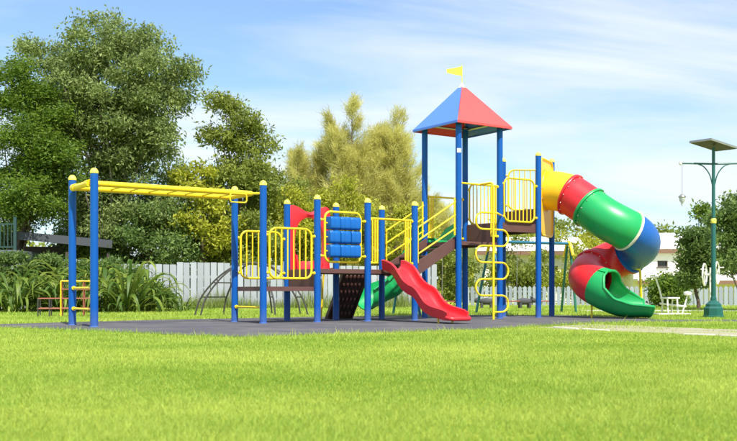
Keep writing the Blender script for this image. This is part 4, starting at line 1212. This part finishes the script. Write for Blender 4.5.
for i, (px, d, lobs, mt, lb, th_) in enumerate((
        (698, 33.0, [(698, 243, .42, .42), (692, 262, .30, .42), (704, 260, .5, .5), (697, 277, .45, .3)], 'leaf_dark', 'small dark green tree on the lawn in front of the cream house', 1.5),
        (742, 30.0, [(748, 212, .75, .7), (735, 240, .7, .6), (760, 245, 1.0, .9), (738, 268, .7, .5), (728, 222, .3, .3)], 'leaf_dark', 'dark green tree reaching higher than the house roof to the side of the street lamp', 1.7))):
    tree('small_tree', lb, 'tree', (at(px, d), d, 0), [lob(a, b, d, rx, rz, px) for a, b, rx, rz in lobs], mt, 620, 32, .13, .06, th_, .06, .17, seed=70 + i, limbs=12, shell=.2)
for i, (px, d, py, rx, rz) in enumerate(((500, 62, 246, 2.4, 1.7), (545, 66, 244, 2.4, 1.8), (470, 64, 250, 2.2, 1.6), (600, 66, 246, 2.6, 1.8), (668, 64, 250, 2.0, 1.7), (700, 66, 240, 1.9, 2.0), (640, 68, 256, 2.2, 1.5), (745, 70, 250, 2.6, 2.0))):
    tree('far_tree', ['yellow-green', 'olive', 'pale green'][i % 3] + ' tree ' + ['showing between the tower and the end deck', 'beyond the end deck and its blue posts', 'showing beside the roofed tower posts', 'beyond the spiral tube slide', 'over the cream house roof near the blue tube', 'with the highest crown over the cream house roof', 'over the end of the cream house roof', 'far beyond the street lamp'][i], 'tree', (at(px, d), d, 0),
         [lob(px, py, d, rx, rz, px), lob(px - 25, py + 20, d, rx * .8, rz * .7, px), lob(px + 22, py + 25, d, rx * .8, rz * .8, px), lob(px, py + 42, d, rx * 1.2, rz * .7, px)],
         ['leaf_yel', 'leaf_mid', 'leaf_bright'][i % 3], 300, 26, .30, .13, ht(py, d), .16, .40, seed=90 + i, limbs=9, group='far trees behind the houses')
# the wood that closes the view
rng = np.random.default_rng(5)
n = 1500
cs = np.stack([rng.uniform(-62, 62, n), rng.uniform(78, 90, n), rng.uniform(.1, 3.6, n) ** 1.0], 1)
cs[:, 2] *= 1 + .35 * np.sin(cs[:, 0] * .35) + .2 * np.sin(cs[:, 0] * 1.1)
struct(obj('distant_wood', leaf_cloud('distant_wood', cs, rng.uniform(.5, 1.0, n), 22, .5, .3, 'leaf_mid', .2, None, rng), None), 'stuff')

# strap-leaved plants in front of the fence: every leaf a part
def strap_mesh(L_, w, curl, tint, fold=.25):
    pts = []; k = 8; co, f, tn = [], [], []
    for i in range(k + 1):
        t = i / k; x = L_ * (t - .32 * curl * t ** 3); z = L_ * (.78 * t - .75 * curl * t ** 2.4) + 0
        ww = w * (.45 + 1.1 * t) * (1 - t ** 3.2) if t < 1 else 0
        co += [(x, -ww, z + ww * fold), (x, 0, z), (x, ww, z + ww * fold)]
        tn += [min(1, tint + .05 * t)] * 3
    for i in range(k):
        a = i * 3; f += [(a, a + 1, a + 4, a + 3), (a + 1, a + 2, a + 5, a + 4)]
    return fast_mesh('leaf', np.array(co), np.array(f), 4, np.array(tn), 'leaf_strap', True)
straps = [strap_mesh(1, 0.024 + .007 * (i % 3), .82 + .20 * (i % 4), .0 + .72 * (i / 9) ** 1.3) for i in range(10)]
plants = [(-12, 27.8, 1.75, 34, 'strap-leaved plant at the foot of the grey terrace'), (14, 27.0, 1.70, 40, 'wide strap-leaved plant in front of the terrace corner'),
          (38, 28.2, 1.95, 40, 'tall strap-leaved plant behind the small pipe grid climber'), (58, 27.2, 1.55, 34, 'dense strap-leaved plant beneath the carport eaves'),
          (76, 28.8, 2.15, 34, 'upright yellowish strap-leaved plant behind the monkey bar posts'),
          (100, 27.4, 1.75, 38, 'strap-leaved plant behind the front monkey bar post'), (126, 27.0, 2.05, 44, 'largest arching strap-leaved plant before the end of the carport roof'),
          (2, 29.0, 2.05, 36, 'strap-leaved plant rising behind the others by the terrace railings'), (52, 29.3, 2.1, 36, 'strap-leaved plant close against the fence under the carport'),
          (90, 29.2, 2.0, 36, 'strap-leaved plant against the fence between the two monkey bar posts'), (112, 29.0, 2.1, 36, 'strap-leaved plant against the fence beyond the front monkey bar post'),
          (149, 27.8, 1.45, 34, 'low strap-leaved plant in front of the fence boards'), (182, 28.6, .85, 26, 'smallest strap-leaved plant, standing apart in front of the fence')]
random.seed(23)
for i, (px, d, Lh, nl_, lb) in enumerate(plants):
    t = thing('strap_leaf_plant', lb, 'plant', (at(px, d), d, 0), 0, 'strap-leaved plants along the fence')
    nl_ = int(nl_ * 2.0)
    for j in range(nl_):
        mi = random.randrange(10)
        if i == 4: mi = random.choice([6, 7, 8, 9])
        o = obj('leaf', straps[mi], None, t)
        an = 2 * math.pi * j * .618 + random.uniform(-.3, .3); s_ = Lh * random.uniform(.55, 1.15)
        tilt = random.uniform(-.55, .35) if j < nl_ * .75 else random.uniform(-.68, -.3)
        o.rotation_euler = (random.uniform(-.3, .3), tilt, an); o.scale = (s_, s_ * random.uniform(.75, 1.25), s_)
        rr_ = random.uniform(.05, .34) * Lh / 1.7; o.location = (math.cos(an) * rr_, math.sin(an) * rr_ * .7, random.uniform(.0, .08 + .40 * (Lh > 1.2)) - .02)

def in_poly(x, y, poly):
    ins = np.zeros(len(x), bool); k = len(poly)
    for i in range(k):
        x0, y0 = poly[i]; x1, y1 = poly[(i + 1) % k]
        c = ((y0 > y) != (y1 > y)); xi = (x1 - x0) * (y - y0) / (y1 - y0 + 1e-12) + x0
        ins ^= c & (x < xi)
    return ins
mat_w = [tuple(W(a, b))[:2] for a, b in MAT_POLY]; sand_w = [tuple(W(a, b))[:2] for a, b in SAND_POLY]
asp_w = [p[:2] for p in ASPH]; far_w = [p[:2] for p in FARP]

def blades(name, bands, mat, kind='stuff', seed=3):
    rng = np.random.default_rng(seed); CO, TT = [], []
    for (d0, d1, dens, h, w) in bands:
        wid = lambda d: d * .40 + 1.6
        n = int((d1 - d0) * 2 * wid((d0 + d1) / 2) * dens)
        y = rng.uniform(d0, d1, n); x = rng.uniform(-1, 1, n) * wid(y)
        low = np.zeros(n)
        for (fx, fy, ph, am) in ((.55, .9, .3, .5), (-.8, 1.3, 1.9, .45), (1.45, 2.1, 4.1, .35), (2.7, -3.4, 2.2, .3), (5.3, 6.1, .7, .22), (-7.9, 9.4, 5.0, .18)):
            low += am * np.sin(fx * x + fy * y + ph + 1.1 * np.sin(.7 * fy * x - .6 * fx * y + ph * 2))
        pat = np.sin(x * 1.7 + 1.3 * np.sin(y * .9)) * np.sin(y * 1.3 + .7 * np.sin(x * 1.1)) + .7 * np.sin(x * 4.1 + y * 2.3) * np.sin(y * 3.7 - x * 1.9)
        jx, jy = x + rng.normal(size=n) * .07, y + rng.normal(size=n) * .10          # blades stray over the edges of the paving
        keep = ~(in_poly(jx, jy, mat_w) | in_poly(jx, jy, asp_w) | in_poly(jx, jy, far_w))
        ins = in_poly(x, y, sand_w); keep &= ~ins | (rng.uniform(size=n) < np.clip(.10 + .22 * pat, .02, .5))
        x, y, pat, low = x[keep], y[keep], pat[keep], low[keep]; n = len(x)
        hh = h * rng.uniform(.55, 1.35, n) * (1 + .16 * pat) * np.where(rng.uniform(size=n) < .02, 1.7, 1.0)
        ex_, ey_ = x + rng.normal(size=n) * .16, y + rng.normal(size=n) * .25
        hh = hh * np.where(in_poly(ex_, ey_, mat_w) | in_poly(ex_, ey_, asp_w), rng.uniform(1.2, 2.6, n), 1.0)      # untrimmed fringe at the paving
        an = rng.uniform(0, 2 * math.pi, n); q = np.stack([np.cos(an), np.sin(an), np.zeros(n)], 1) * (w * rng.uniform(.6, 1.3, n))[:, None]
        le = rng.uniform(.15, 1.0, n) * hh; la = rng.uniform(0, 2 * math.pi, n)
        p = np.stack([x, y, np.full(n, -.004)], 1)
        tip = p + np.stack([np.cos(la) * le, np.sin(la) * le, hh], 1)
        CO.append(np.stack([p - q, p + q, tip], 1).reshape(-1, 3))
        tn = np.clip(.46 + .10 * pat + 0.20 * low + rng.normal(size=n) * .22 + (rng.uniform(size=n) < .06) * .5, 0, 1); TT.append(np.repeat(tn, 3))
    co, tt = np.concatenate(CO), np.concatenate(TT); b = np.arange(len(co) // 3) * 3
    return struct(obj(name, fast_mesh(name, co, np.stack([b, b + 1, b + 2], 1), 3, tt, mat), None), kind)
blades('lawn_grass', [(3.2, 5.0, 15000, .024, .0022), (5.0, 7.5, 9000, .025, .0028), (7.5, 11, 4600, .026, .004), (11, 17, 2100, .030, .0058), (17, 24, 800, .04, .009), (24, 40, 230, .06, .016)], 'grass')
# tall unmown grass along the foot of the fence
rng = np.random.default_rng(8); n = 5200
s_ = rng.uniform(4.5, flen, n) ; base = np.array(FA)[None, :] + np.outer(s_, np.array(fdv)) - np.outer(np.abs(rng.normal(size=n)) * .28 + .06, np.array(fn))
hh = rng.uniform(.2, .62, n) * (1 + .4 * np.sin(s_ * 1.9)); an = rng.uniform(0, 6.28, n); q = np.stack([np.cos(an), np.sin(an), 0 * an], 1) * .009
tip = base + np.stack([rng.normal(size=n) * .14, rng.normal(size=n) * .14 - .03, hh], 1); b = np.arange(n) * 3
struct(obj('tall_grass', fast_mesh('tall_grass', np.stack([base - q, base + q, tip], 1).reshape(-1, 3), np.stack([b, b + 1, b + 2], 1), 3, np.repeat(rng.uniform(0, 1, n), 3), 'grass_tall'), None), 'stuff')
